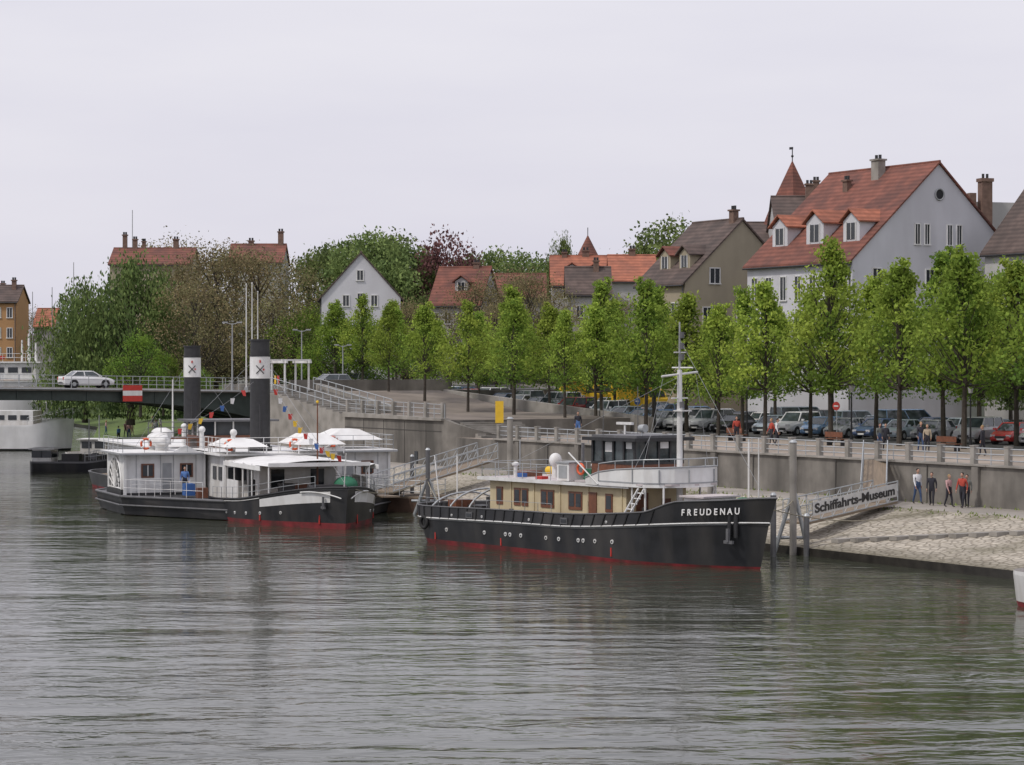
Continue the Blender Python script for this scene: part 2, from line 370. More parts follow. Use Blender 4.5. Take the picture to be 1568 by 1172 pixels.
def belt():
    rg=np.random.default_rng(5); V=[];F=[]
    for i in range(26000):
        a=rg.random(); X=-190+330*a; Y=370+40*rg.random()
        hmax=8+4*math.sin(X*.09)+2.5*math.sin(X*.23+1)+2*math.sin(X*.51)
        z=6+hmax*rg.random()**.8
        p=np.array([X,Y,z]); u=rg.normal(size=3);u/=np.linalg.norm(u); w=np.cross(u,rg.normal(size=3)); w/=np.linalg.norm(w); sz=.6+.4*rg.random()
        b=len(V); V+= [tuple(p-u*sz),tuple(p+w*sz*.6),tuple(p+u*sz),tuple(p-w*sz*.6)]; F.append((b,b+1,b+2,b+3))
    me=bpy.data.meshes.new('distant_trees'); me.from_pydata(V,[],F); me.materials.append(dG[1]); me.materials.append(bG[1])
    me.polygons.foreach_set('material_index',[int(i%3==0) for i in range(len(F))]); me.update(); inst('distant_trees',me,(0,0,0))
belt()
# ---------------------------------------------------------------- houses
def house(name,loc,yaw,L,W,z0,ze,zr,wall,roof,win=[],dorm=[],chim=[],frame=white,ov=.35):
    h=O(name,(loc[0],loc[1],0),yaw)
    h.part('walls',wall)
    V=[(0,0,z0),(0,-W,z0),(0,-W,ze),(0,-W/2,zr),(0,0,ze),(L,0,z0),(L,-W,z0),(L,-W,ze),(L,-W/2,zr),(L,0,ze)]
    h.add(V,[(0,1,2,3,4),(9,8,7,6,5),(0,4,9,5),(1,6,7,2),(2,7,8,3),(3,8,9,4)])
    h.part('roof',roof)
    sl=(zr-ze)/(W/2); t=.18
    for sg in(0,1):
        def Y(y): return y if sg==0 else -W-y
        a=ov; ye=a; yr=-W/2; zE=ze-sl*a+.04; zR=zr+.04
        V=[(-ov*.6,Y(ye),zE),(L+ov*.6,Y(ye),zE),(L+ov*.6,Y(yr),zR),(-ov*.6,Y(yr),zR)]
        V+=[(x,y,z+t) for x,y,z in V]
        h.add(V,[(0,1,2,3),(4,7,6,5),(0,4,5,1),(1,5,6,2),(3,7,4,0)])
    h.part('gutter',blackM).cyl((-.1,ov+.05,ze-sl*ov),(L+.1,ov+.05,ze-sl*ov),.08,.08,6)
    h.part('downpipe',greyD).cyl((.25,.1,z0),(.25,.1,ze),.06,.06,6)
    h.part('ridge',roof).cyl((-.2,-W/2,zr+.2),(L+.2,-W/2,zr+.2),.12,.12,6)
    for w_ in win:
        f,u,z,w,hh=w_[:5]
        if f=='G':
            h.part('window_frames',frame); 
            for q in((-u-w/2,.09,hh+.18),(-u+w/2,.09,hh+.18)): h.box(-.03,q[0],z,.1,q[1],q[2])
            h.box(-.03,-u,z+hh/2+.045,.1,w,.09);h.box(-.05,-u,z-hh/2-.06,.16,w+.2,.1);h.box(-.02,-u,z,.06,.06,hh)
            h.part('window_glass',glass).box(-.005,-u,z,.03,w-.06,hh)
        elif f=='O':
            h.part('window_glass',glass).cyl((-.04,-u,z),(0.02,-u,z),w/2,w/2,20)
            h.part('window_frames',greyP).torus((-.05,-u,z),w/2+.03,.07,'x',22,6)
        elif f=='R':
            h.part('window_frames',frame)
            for q in(u-w/2,u+w/2): h.box(q,.03,z,.09,.1,hh+.18)
            h.box(u,.03,z+hh/2+.045,w,.1,.09);h.box(u,.05,z-hh/2-.06,w+.2,.16,.1);h.box(u,.02,z,.06,.06,hh)
            h.part('window_glass',glass).box(u,.005,z,w-.06,.03,hh)
    for d in dorm:
        u,dist,w,hh,rm=d[:5]
        zb=ze+sl*dist; yf=-dist; back=yf-hh/sl
        h.part('dormer_walls',wall)
        h.add([(u-w/2,yf,zb-.1),(u+w/2,yf,zb-.1),(u+w/2,yf,zb+hh),(u-w/2,yf,zb+hh),(u-w/2,back,zb+hh),(u+w/2,back,zb+hh),(u,yf,zb+hh+w*.32)],
              [(0,1,2,6,3),(0,3,4),(1,5,2)])
        h.part('dormer_glass',glass).box(u,yf+.03,zb+hh*.55,w*.5,.04,hh*.7)
        h.part('dormer_frames',white)
        h.box(u-w*.28,yf+.05,zb+hh*.55,.08,.06,hh*.8);h.box(u+w*.28,yf+.05,zb+hh*.55,.08,.06,hh*.8);h.box(u,yf+.055,zb+hh*.55,.05,.05,hh*.7)
        h.part('dormer_roof',rm)
        zr2=zb+hh+w*.42; b2=yf-(zr2-zb)/sl-.3; o_=.3
        for sg in(-1,1):
            V=[(u+sg*(w/2+o_),yf+.3,zb+hh-.15),(u,yf+.3,zr2),(u,b2,zr2),(u+sg*(w/2+o_),back-.1,zb+hh-.15)]
            V+=[(x,y,z+.12) for x,y,z in V]
            h.add(V,[(0,1,2,3),(4,7,6,5),(0,4,5,1),(0,3,7,4),(1,5,6,2)])
    for c in chim:
        u,v,w,top=c[:4]
        h.part('chimney',c[4] if len(c)>4 else brickM).bx(u-w/2,u+w/2,-v-w*.4,-v+w*.4,zr-3.2,top).bx(u-w/2-.1,u+w/2+.1,-v-w*.4-.1,-v+w*.4+.1,top,top+.15)
        h.part('chimney_pots',blackM).cyl((u-w/4,-v,top+.1),(u-w/4,-v,top+.5),.13).cyl((u+w/4,-v,top+.1),(u+w/4,-v,top+.5),.13)
    h.done(); return h
winA=[('O',9.0,23.0,.85,.85)]
for u in(6.7,7.7,10.1,11.1): winA.append(('G',u,19.7,.55,1.6))
for zz in(16.0,12.6): 
    for u in(2.5,5,8,10.5,13,15.6): winA.append(('G',u,zz,.9,1.6))
for zz in(15.4,12.2,9.0):
    for i in range(7): winA.append(('R',1.1+i*2.0,zz,.85,1.9))
house('white_townhouse',(27.2,188),YQ,14.2,17.8,3.9,17.5,25.5,plaster,roofR,winA,
   dorm=[(2.0,1.5,2.1,1.9,roofO),(6.8,1.5,2.3,2.0,roofO),(11.6,1.5,2.1,1.9,roofO)],chim=[(6.6,8.0,.95,26.2,stoneP),(9.4,6.9,.6,24.6)])
winB=[('G',3.2,17.0,1.1,1.3),('G',2.4,13.4,1,1.5),('G',6.1,13.4,1,1.5),('G',9.4,13.4,1,1.5),('R',1.6,13.8,.9,1.5),('R',4,13.8,.9,1.5),('R',6,13.8,.9,1.5)]
hb=house('tan_gabled_house',(15.3,208),YQ,7.6,12.4,3.9,16.4,22.0,plasterT,roofB,winB,dorm=[(1.8,1.2,1.7,1.5,roofB),(4.9,1.2,1.7,1.5,roofR)],chim=[(1.0,6.0,.7,22.9)])
bl=O('balcony',(15.3,208,0),YQ); bl.part('recess',glass).bx(-.06,-.02,-9.4,-6.9,15.6,17.9); bl.part('slab',plasterT).bx(-1.0,-.01,-9.6,-6.7,15.2,15.4)
bl.part('railing',blackM).rail([(-.95,-9.5,15.4),(-.95,-6.8,15.4)],1.0,.03,.25,2); bl.part('arch_trim',plasterT).torus((-.08,-8.15,17.4),1.2,.08,'x',20,5); bl.done()
def hx(name,pl,pr,d,yr,ye,W,wall,roof,z0=6,yaw=pi,**k):
    x0=px(pl,d);x1=px(pr,d); zr=9+(560-yr)*d/3600; ze=9+(560-ye)*d/3600
    return house(name,(x1,d,0),yaw,x1-x0,W,z0,ze,zr,wall,roof,**k)
hx('red_roofed_house',655,735,268,409,465,9,plasterG,roofR,yaw=pi-.25,dorm=[(2.6,1.4,1.5,1.3,roofR)],chim=[(1.6,4.5,.7,20.8)],win=[('R',i*1.5+.8,14.4,.8,1.2) for i in range(4)])
hx('long_red_roofed_house',735,835,276,420,455,9,plasterG,roofR)
hx('orange_roofed_house',845,945,272,392,436,9,plasterG,roofO,chim=[(3.5,4.6,.8,22.4),(6,4.4,.6,22.2)],dorm=[(2.5,1.4,1.2,1,roofO),(5.2,1.4,1.2,1,roofO)])
hx('orange_roofed_house',935,1005,266,391,430,9,plasterG,roofO,chim=[(2.5,4.6,.7,22.3)])
hx('dark_roofed_house',868,935,260,410,450,7,plasterG,roofB,chim=[(1.5,3,.6,20.6)],win=[('R',1.2,15,.8,1.2),('R',3.4,15,.8,1.2)])
hx('brick_roofed_house',350,432,305,374,402,9,plasterG,roofR,chim=[(.6,4.5,.7,26.5),(4.5,4.5,.7,25.3)])
hx('brick_roofed_house',168,292,318,380,405,9,plasterT,roofR,chim=[(9.6,4.5,.6,26.8),(8.2,4.5,.6,26.2),(2.6,4.5,.7,26.2),(7,4.5,.5,25.9)])
hx('small_red_roofed_house',52,82,345,474,500,7,plasterG,roofO)
hx('ochre_house',-90,26,325,438,462,8,plasterO,roofB,z0=3,win=[('R',1.0+i*1.6,z,.75,1.3) for i in range(6) for z in(16.3,13.5,10.8)],chim=[(1,3,.6,20.8),(3,5,.6,20.4)])
hx('dark_roofed_house',1140,1192,232,340,372,9,plasterG,roofB)
hx('dark_roofed_house',1190,1262,226,300,350,8,plasterG,roofB,chim=[(1,3.6,.7,26.6),(.2,4.6,.6,27)])
wf=[('G',4.1,18.6,.7,1.0)]+[('G',u,15.9,.7,1.1) for u in(2.6,5.6)]+[('G',u,13.2,.8,1.2) for u in(1.6,4.1,6.6)]+[('G',4.1,16.2,.6,.9)]
house('white_gabled_house',(px(488,250)+.3,250),math.radians(93),11,8.4,6,16.2,20.9,plaster,roofB,wf)
house('dark_roofed_townhouse',(41.4,184),YQ,6.5,14,3.9,18.2,26.2,plasterG,roofB,[('G',3,17,.9,1.4)],chim=[(2,5,.8,26.8)])
rc=O('roof_chimney_stack',(px(1508,205),205,0),.3); rc.part('stack',brickM).bx(-.5,.5,-.4,.4,18,25.0).bx(-.6,.6,-.5,.5,25.0,25.3).bx(-1.6,-1,-.3,.3,18,24.0); rc.part('pots',blackM).cyl((-.2,0,25.3),(-.2,0,25.7),.12).cyl((.2,0,25.3),(.2,0,25.7),.12); rc.part('base_wall',plasterG).bx(-3,5,0.6,8,4,23.3); rc.done()
tw=O('church_tower',(px(1213,236),236,0),YQ+.2)
tw.part('walls',plasterG).bx(-1.75,1.75,-1.75,1.75,6,23.6)
tw.part('spire',roofR)
z1,z2,z3=22.6,24.8,29.6
V=[(-2.2,-2.2,z1),(2.2,-2.2,z1),(2.2,2.2,z1),(-2.2,2.2,z1),(-1.6,-1.6,z2),(1.6,-1.6,z2),(1.6,1.6,z2),(-1.6,1.6,z2),(0,0,z3)]
tw.add(V,[(3,2,1,0),(0,1,5,4),(1,2,6,5),(2,3,7,6),(3,0,4,7),(4,5,8),(5,6,8),(6,7,8),(7,4,8)])
tw.part('weather_vane',blackM).cyl((0,0,29.4),(0,0,30.9),.05).box(0.15,0,30.8,.5,.03,.25).ell((0,0,30.0),.14,.14,.14)
tw.done()
tt=O('turret',(px(900,300),300,0)); tt.part('walls',plasterG).cyl((0,0,6),(0,0,23.2),1.05,1.05,12); tt.part('cone_roof',roofR).cyl((0,0,23.1),(0,0,25.6),1.35,.05,12); tt.part('finial',blackM).cyl((0,0,25.5),(0,0,26.6),.05); tt.done()
for p,y0,y1,d in((113,402,440,330),(203,322,380,330),(50,447,470,340),(80,440,470,340)):
    a=O('antenna_mast',(px(p,d),d,0)); a.part('pole',greyP).cyl((0,0,8),(0,0,9+(560-y0)*d/3600),.09,.05); a.part('base',greyP).box(0,0,8,.5,.5,.4); a.done()
# ---------------------------------------------------------------- quay structures
def railing():
    o=O('promenade_railing'); s=-30
    while s<69:
        p=Q(s,14.35,0); o.part('posts',stoneP).box(p[0],p[1],4.30,.30,.30,1.0,YQ).box(p[0],p[1],4.83,.35,.35,.06,YQ)
        q=Q(s+2.6,14.35,0); m=Q(s+1.3,14.35)
        if s+2.6<=69:
            for z in(4.12,4.42,4.72): o.part('rails',steel).cyl((p[0],p[1],z),(q[0],q[1],z),.035,.035,5)
            o.cyl((m[0],m[1],3.85),(m[0],m[1],4.72),.03,.03,5)
        s+=2.6
    o.part('coping',stoneP)
    for s in np.arange(-30,69,3.0): p=Q(s+1.5,14.3); o.box(p[0],p[1],3.84,2.97,.8,.1,YQ)
    o.part('pilasters',concrete)
    for s in np.arange(-28,69,7.8): p=Q(s,13.93); o.box(p[0],p[1],2.7,.5,.16,2.1,YQ)
    o.part('wall_joints',jointM)
    for s in np.arange(-24.1,69,7.8): p=Q(s,13.99); o.box(p[0],p[1],2.72,.05,.03,2.0,YQ)
    o.done()
railing()
def blk(o,s0,s1,n0,n1,z0,za,zb):
    V=[Q(s0,n0,z0),Q(s1,n0,z0),Q(s1,n1,z0),Q(s0,n1,z0),Q(s0,n0,za),Q(s1,n0,zb),Q(s1,n1,zb),Q(s0,n1,za)]
    o.add(V,[(0,3,2,1),(4,5,6,7),(0,1,5,4),(1,2,6,5),(2,3,7,6),(3,0,4,7)])
te=O('stair_terrace')
te.part('terrace_wall',concrete); blk(te,76,92,13.7,30,0,5.0,5.2); blk(te,92,106.9,18,30.3,0,5.2,6.8)
te.part('coping',stoneP); blk(te,75.8,92,13.5,14.2,4.98,5.15,5.35)
te.part('paving',terP); blk(te,76.1,91.9,14.25,29.9,4.9,5.02,5.22); blk(te,92,106.8,18.75,30.2,4.9,5.22,6.83)
te.part('steps',stoneP)
for i in range(12): blk(te,92+i*1.2,92+(i+1)*1.2,13.8,17.95,0,5.2+i*.14,5.2+i*.14)
for i in range(8): blk(te,75.7-(i+1)*.45,75.7-i*.45,15,20,3.0,4.85-i*.15,4.85-i*.15)
te.part('handrail',steel)
te.rail([Q(76,13.9,5.15),Q(92,13.9,5.35)],1.0,.035,1.6,3); te.rail([Q(92,13.9,5.3),Q(106.5,13.9,7.0)],1.0,.05,1.4,2); te.rail([Q(92,17.9,5.3),Q(106.5,17.9,7.0)],1.0,.05,1.4,2)
te.part('rail_posts',stoneP)
for s in np.arange(76.2,92,2.6): p=Q(s,13.9); te.box(p[0],p[1],5.75,.3,.3,1.1,YQ)
te.part('wall_joints',jointM)
for s in np.arange(78.5,92,3.4): p=Q(s,13.69); te.box(p[0],p[1],3.3,.05,.03,3.1,YQ)
p=Q(84,13.69); te.box(p[0],p[1],4.2,15.8,.03,.05,YQ); te.part('wall_niche',glass)
for s in(80,86.5): p=Q(s,13.68); te.box(p[0],p[1],2.2,.5,.05,.9,YQ)
te.part('stair_parapet',stoneP); blk(te,92,106.9,18.3,18.7,5.1,5.7,7.5)
te.part('low_rear_wall',stoneP); blk(te,74,106.5,30.4,30.8,3.6,5.1,6.9)
te.done()
ss=O('curved_retaining_wall'); ss.part('wall',concrete)
for i in range(8):
    a0=i*pi/16;a1=(i+1)*pi/16
    p=[Q(76-3.3*math.sin(a),17-3.3*math.cos(a)) for a in(a0,a1)]; q=[Q(76-2.9*math.sin(a),17-2.9*math.cos(a)) for a in(a0,a1)]
    V=[(*p[0][:2],1),(*p[1][:2],1),(*q[1][:2],1),(*q[0][:2],1)]; V+=[(x,y,5.15-.16*i-(.16 if k in(1,2) else 0)) for k,(x,y,z) in enumerate(V)]
    ss.add(V,[(0,1,5,4),(1,2,6,5),(2,3,7,6),(3,0,4,7),(4,5,6,7)])
ss.done()
st=O('bank_steps'); st.part('steps',stoneP)
for i in range(15):
    f=i/14; nn=2.0+7.4*f; zz=.42+1.32*nn/10; a=Q(14.5-11*f,nn)
    st.box(a[0],a[1],zz,.55,1.2,.2,YQ)
st.done()
def tufts():
    rg=np.random.default_rng(9); V=[];F=[]
    for i in range(900):
        s=rg.uniform(-5,70); n=rg.choice([rg.uniform(9.2,10.2),rg.uniform(13.6,13.95)],p=[.6,.4]); z=.38+1.32*min(n,10)/10
        p=np.array(Q(s,n,z)); h=rg.uniform(.06,.2); a=rg.uniform(0,6.28); d=np.array([math.cos(a)*.05,math.sin(a)*.05,0]); l=np.array([rg.uniform(-.1,.1),rg.uniform(-.1,.1),h])
        b=len(V); V+=[tuple(p-d),tuple(p+d),tuple(p+l)]; F.append((b,b+1,b+2))
    me=bpy.data.meshes.new('bank_grass'); me.from_pydata(V,[],F); me.materials.append(dG[0]); me.update(); inst('bank_grass',me,(0,0,0))
tufts()
def bridge():
    yb=YN; r0=(-20.0,205.0)
    o=O('road_bridge',(r0[0],r0[1],0),yb)
    def zd(x): return 6.8+.55*math.sin(pi*min(1,max(0,x/90)))
    def dep(x):
        u=(x%45)/45; return .8+1.7*(2*u-1)**4+.5*(2*u-1)**2
    gM=M('bridge_green_steel',(.035,.05,.045),.5,.2,2)
    X=np.arange(0,92,1.5)
    for y0,y1 in((0,.4),(-4,-3.6),(-8,-7.6),(-12,-11.6)):
        o.part('girder',gM)
        V=[];F=[]
        for x in X:
            for y in(y0,y1): V+=[(x,y,zd(x)-.25),(x,y,zd(x)-.25-dep(x))]
        for i in range(len(X)-1):
            a=4*i;b=a+4; F+=[(a,b,b+1,a+1),(a+3,b+3,b+2,a+2),(a+1,b+1,b+3,a+3),(a,a+2,b+2,b)]
        o.add(V,F)
    o.part('girder_ribs',gM)
    for x in X[::2]: o.box(x,.44,zd(x)-.25-dep(x)/2,.1,.08,dep(x)*.96)
    o.part('deck',concrete)
    V=[];F=[]
    for x in X:
        for y in(-12.6,.9): V+=[(x,y,zd(x)-.24),(x,y,zd(x))]
    for i in range(len(X)-1):
        a=4*i;b=a+4; F+=[(a,b,b+1,a+1),(a+3,b+3,b+2,a+2),(a+1,b+1,b+3,a+3),(a,a+2,b+2,b)]
    o.add(V,F)
    o.part('fascia_rim',greyP)
    for a,b in zip(X[:-1],X[1:]): o.cyl((a,.93,zd(a)-.1),(b,.93,zd(b)-.1),.07,.07,6)
    o.part('railing',steel)
    for y in(.8,-12.5):
        for a in X[:-1]:
            o.cyl((a,y,zd(a)),(a,y,zd(a)+1.05),.03,.03,5)
            for k in(.35,.7,1.05): o.cyl((a,y,zd(a)+k),(a+1.5,y,zd(a+1.5)+k),.022,.022,4)
    o.part('pier',concrete).bx(43.6,46.4,-13,1,-2,5.2)
    o.part('abutment',concrete).bx(-3,-.02,-13,1.2,-1,7.3).bx(-44,-3.01,-12.8,1.0,1,6.75)
    o.part('abutment_parapet',concrete).bx(-16,-.1,1.02,1.4,5.2,7.75)
    o.part('road_surface',asphalt).bx(-43.9,-.02,-12,.3,6.76,6.79)
    o.done()
bridge()
def B(x,y,z): return (-20+x*math.cos(YN)-y*math.sin(YN),205+x*math.sin(YN)+y*math.cos(YN),z)
sg=O('navigation_sign',B(14.3,1.15,6.6),YN+pi)
sg.part('red_band_top',redP).bx(-.85,.85,-.06,0,.3,.75).part('white_band',white).bx(-.85,.85,-.06,0,-.12,.295).part('red_band_bottom',redP).bx(-.85,.85,-.06,0,-.6,-.125); sg.part('bracket',blackM).bx(-.6,-.5,.01,.1,-.7,.8).bx(.5,.6,.01,.1,-.7,.8); sg.done()
fp=O('flag_poles',(0,0,0)); fp.part('poles',white)
for p,yt in((378,436),(386,434),(394,447)):
    x,y=px(p,201),201+(p-386)*.05; z=9+(560-yt)*201/3600
    fp.cyl((x,y,6.7),(x,y,z),.075,.035,8).ell((x,y,z),.07,.07,.07)
fp.part('bases',greyP)
for p in(378,386,394): fp.box(px(p,201),201+(p-386)*.05,6.95,.3,.3,.4)
fp.done()
def lamp2(loc,h,name='street_lamp',arm=.6):
    o=O(name,loc,.1); o.part('pole',greyP).cyl((0,0,0),(0,0,h),.08,.045,8); o.part('arms',greyP).line([(-arm,0,h+.05),(0,0,h-.1),(arm,0,h+.05)],.035)
    o.part('heads',greyP).box(-arm,0,h+.07,.45,.2,.12).box(arm,0,h+.07,.45,.2,.12); o.part('base',greyP).cyl((0,0,0),(0,0,.6),.13,.1,8); o.done()
lamp2((px(362,203),200,6.9),5.7); lamp2((px(462,215),215,6.6),5.6); lamp2((px(525,225),225,6.3),4.6)
def lantern(loc):
    o=O('lantern_post',loc); o.part('pole',blackM).cyl((0,0,0),(0,0,3.4),.07,.045,8).cyl((0,0,0),(0,0,.5),.13,.1,8)
    o.part('lantern_glass',lampg).cyl((0,0,3.45),(0,0,3.85),.12,.2,6); o.part('lantern_cap',blackM).cyl((0,0,3.85),(0,0,4.1),.24,.03,6); o.done()
for s in(28,40,52,64,76,20): lantern(Q(s,32.2,zup(s)))
pf=O('portal_frame',Q(106,15,6.9),YQ); pf.part('posts',white)
for x in(0,2.6):
    for y in(0,-2.2): pf.box(x,y,1.15,.13,.13,2.3)
pf.part('beams',white).bx(-.4,3.0,-.1,.1,2.3,2.5).bx(-.4,3.0,-2.3,-2.1,2.3,2.5).bx(-.1,.1,-2.4,.3,2.503,2.63).bx(2.5,2.7,-2.4,.3,2.503,2.63)
pf.part('flag',redP).box(.9,.2,.9,.4,.04,.7); pf.part('flag_yellow',yellowP).box(1.5,.2,.9,.3,.04,.7); pf.done()
yb_=O('yellow_banner',(px(765,176),172,5.1),.1); yb_.part('pole',greyP).cyl((0,0,-1.3),(0,0,1.6),.04); yb_.part('banner',yellowP).bx(-.3,.3,-.12,-.06,-.3,1.3); yb_.done()
# ---------------------------------------------------------------- ships
def hull(o,rows,shape,N=46,deck=None):
    ps=[.5-.5*math.cos(pi*i/N) for i in range(N+1)]
    def pt(r,p): return (r['xs']+(r['xb']-r['xs'])*p, r['B']*shape(p,r), r['z'](p))
    for a,b in zip(rows[:-1],rows[1:]):
        o.part(a['part'],a['mat'])
        for sg in(1,-1):
            V=[];F=[]
            for p in ps:
                for r in(a,b):
                    x,y,z=pt(r,p);V.append((x,y*sg,z))
            for i in range(N):
                q=(2*i,2*i+2,2*i+3,2*i+1); F.append(q if sg<0 else q[::-1])
            o.add(V,F,True)
    if deck:
        r=deck; o.part('deck',r['mat']); V=[];F=[]
        for p in ps:
            x,y,z=pt(r,p);V+=[(x,y,z),(x,-y,z)]
        for i in range(N):F.append((2*i,2*i+2,2*i+3,2*i+1))
        o.add(V,F)
    return pt
def row(xs,xb,Bm,z,mat,part,f=1): return dict(xs=xs,xb=xb,B=Bm,z=(z if callable(z) else (lambda p,z=z:z)),mat=mat,part=part,f=f)
def port(o,pt,rA,rB,p,t,mat=white,r=.12):
    a=Vector(pt(rA,p));b=Vector(pt(rB,p)); c=a.lerp(b,t)
    e=Vector(pt(rA,p+.01)).lerp(Vector(pt(rB,p+.01)),t)-c; up=(b-a); n=e.cross(up).normalized()
    if n.y<0:n=-n
    for sg in(-1,1):
        cc=Vector((c.x,c.y*sg,c.z)); nn=Vector((n.x,n.y*sg,n.z))
        o.part('porthole_rims',mat).cyl(cc-nn*.02,cc+nn*.035,r,r,12); o.part('porthole_glass',glass).cyl(cc+nn*.01,cc+nn*.045,r*.45,r*.45,10)
def freud():
    f=O('motor_tug_ship',(3.7,113.1,0),math.atan2(-.789,.616))
    def shp(p,r):
        bw=.70-.04*r['f']; 
        y=1
        if p>bw:y*=max(0,1-((p-bw)/(1-bw))**(1.75+.5*r['f']))
        if p<.13:y*=math.sqrt(max(0,1-((.13-p)/.13)**2))
        return y
    st=lambda p:1.27+.15*sm(0,.5,p)+.62*sm(.5,1.0,p)
    top=lambda p:st(p)+.60+.42*sm(.76,.84,p)+.1*sm(.9,1,p)
    rows=[row(-10.8,11.3,2.2,-.8,redB,'keel',0),row(-11.5,11.7,2.55,-.15,redB,'boot_topping',.2),row(-11.7,11.85,2.65,lambda p:.24-.14*sm(.3,1,p),black,'hull',.4),
      row(-12.1,12.35,2.78,lambda p:st(p)-.07,greyP,'rubbing_strake',.9),row(-12.16,12.42,2.84,lambda p:st(p)+.03,black,'bulwark',1),row(-12.25,12.85,2.84,top,black,'cap',1.2),row(-12.2,12.75,2.70,top,black,'bulwark_inner',1.2),row(-12.1,12.4,2.68,lambda p:st(p)-.1,black,'x',1)]
    pt=hull(f,rows,shp,50,row(-12.05,12.3,2.68,lambda p:st(p)-.08,deckW,'deck',1))
    f.part('cap_rail',greyD)
    ps=[i/60 for i in range(61)]
    for sg in(1,-1):
        L_=[pt(rows[5],p) for p in ps]; f.line([(x,y*sg,z+.02) for x,y,z in L_],.04,6)
        f.part('strake_line',white).line([(x,(y+.01)*sg,z) for x,y,z in[pt(rows[4],p) for p in ps]],.035,6); f.part('cap_rail',greyD)
    f.part('stanchions',blackM)
    for p in[.04+.03*i for i in range(26)]:
        a=Vector(pt(rows[4],p));b=Vector(pt(rows[5],p))
        for sg in(-1,1): f.cyl((a.x,(a.y+.02)*sg,a.z),(b.x,(b.y+.02)*sg,b.z),.035,.035,5)
    for p in(.17,.30,.37,.385,.42,.50,.54,.60,.615,.65,.70): port(f,pt,rows[2],rows[3],p,.55,white,.10)
    for p in(.2,.3,.45,.68,.55): port(f,pt,rows[4],rows[5],p,.35,white,.06)
    f.part('stern_tyres',tyre)
    a=pt(rows[3],.10); f.torus((a[0],-a[1]-.1,a[2]-.15),.28,.09,'y',14,6)
    for p in(.26,.56):
        a=pt(rows[4],p)
        for sg in(1,-1): f.part('fairleads',greyD).box(a[0],a[1]*sg,a[2]+.25,.5,.12,.3); f.part('fairlead_hole',glass).box(a[0],(a[1]+.03)*sg,a[2]+.25,.36,.1,.16)
    for p in(.12,.35,.7):
        a=pt(rows[2],p)
        f.part('draft_marks',redP).box(a[0],-a[1]-.02,.45,.08,.05,.4)
    f.part('anchor',greyD).box(11.0,-1.2,1.5,.14,.12,.6).box(11.0,-1.15,1.2,.55,.12,.14)
    f.part('cabin_walls',cream).bx(-5.4,4.9,-1.85,1.85,1.2,3.38)
    f.part('cabin_trim',cream)
    for x in(-3.7,-1.9,0.1,2.2,4.6): f.box(x,-1.87,2.3,.09,.06,2.1)
    f.part('cabin_base',brownW).bx(-5.45,4.95,-1.9,1.9,1.2,1.42)
    for x in(-4.6,-3.2,-2.6,-1.1,-.6,1.0,1.5,3.7):
        w=.36
        for y in(-1.86,1.86):
            f.part('window_frames',brownW).box(x,y,2.62,w+.14,.07,.86); f.part('window_glass',glass).box(x,y*1.005,2.65,w,.08,.62)
    f.part('doors',brownW).box(2.5,-1.87,2.2,.62,.06,1.75).box(4.93,-.9,2.2,.06,.7,1.8).box(4.93,.6,2.5,.06,.5,.6)
    f.part('cabin_roof',pinkC).bx(-5.9,5.4,-2.15,2.15,3.38,3.5)
    f.part('roof_edge',white).bx(-5.95,5.45,-2.2,-2.153,3.36,3.52).bx(-5.95,5.45,2.153,2.2,3.36,3.52).bx(-6.0,-5.953,-2.2,2.2,3.36,3.52)
    f.part('bridge_deck',pinkC).add([(1.6,-2.2,3.53),(6.4,-2.25,3.53),(7.5,-1.4,3.53),(7.7,0,3.53),(7.5,1.4,3.53),(6.4,2.25,3.53),(1.6,2.2,3.53)]+[(1.6,-2.2,3.62),(6.4,-2.25,3.62),(7.5,-1.4,3.62),(7.7,0,3.62),(7.5,1.4,3.62),(6.4,2.25,3.62),(1.6,2.2,3.62)],[tuple(range(7))[::-1],tuple(range(7,14))]+[(i,(i+1)%7,7+(i+1)%7,7+i) for i in range(7)])
    cur=[(2.4,-2.22),(3.4,-2.25),(4.6,-2.27),(5.8,-2.27),(6.5,-2.2),(7.1,-1.8),(7.5,-1.2),(7.68,-.5),(7.68,.5),(7.5,1.2),(7.1,1.8),(6.5,2.2),(5.8,2.27),(4.6,2.27),(3.4,2.25),(2.4,2.22)]
    hi=[3.75,4.05,4.2,4.28,4.32,4.34,4.36,4.36,4.36,4.36,4.34,4.32,4.28,4.2,4.05,3.75]
    f.part('bridge_bulwark',white).strip(cur,3.45,hi,.05)
    f.part('bulwark_cap',greyP).line([(x,y,z+.02) for (x,y),z in zip(cur,hi)],.035,6)
    f.part('windbreak_rail',steel).line([(x,y,z+.4) for (x,y),z in zip(cur[1:15],hi[1:15])],.025,5)
    for (x,y),z in zip(cur[1:15],hi[1:15]): f.cyl((x,y,z),(x,y,z+.4),.02,.02,5)
    f.part('name_stripe',greyP).strip([(x*1.003,y*1.006) for x,y in cur[1:15]],3.62,3.68,.01)
    f.part('bulwark_posts',greyP)
    for x,y in cur[1:15:2]: f.box(x*1.004,y*1.008,3.95,.05,.05,.62)
    f.part('white_locker',white).bx(-.1,.8,-1.9,-1.0,3.53,4.35).part('locker_lid',greyP).bx(-.15,.85,-1.95,-.95,4.353,4.42); f.part('locker_door',greyP).box(.35,-1.91,3.95,.6,.02,.6)
    f.part('deck_supports',white)
    for x,y in((7.2,-1.6),(7.2,1.6),(5.6,-2.1),(5.6,2.1),(6.5,-2.1),(6.5,2.1)): f.cyl((x,y,1.5),(x,y,3.5),.05)
    f.line([(6.2,-2.25,3.4),(5.1,-2.45,1.8)],.05).line([(6.6,-2.25,3.4),(5.5,-2.45,1.8)],.05)
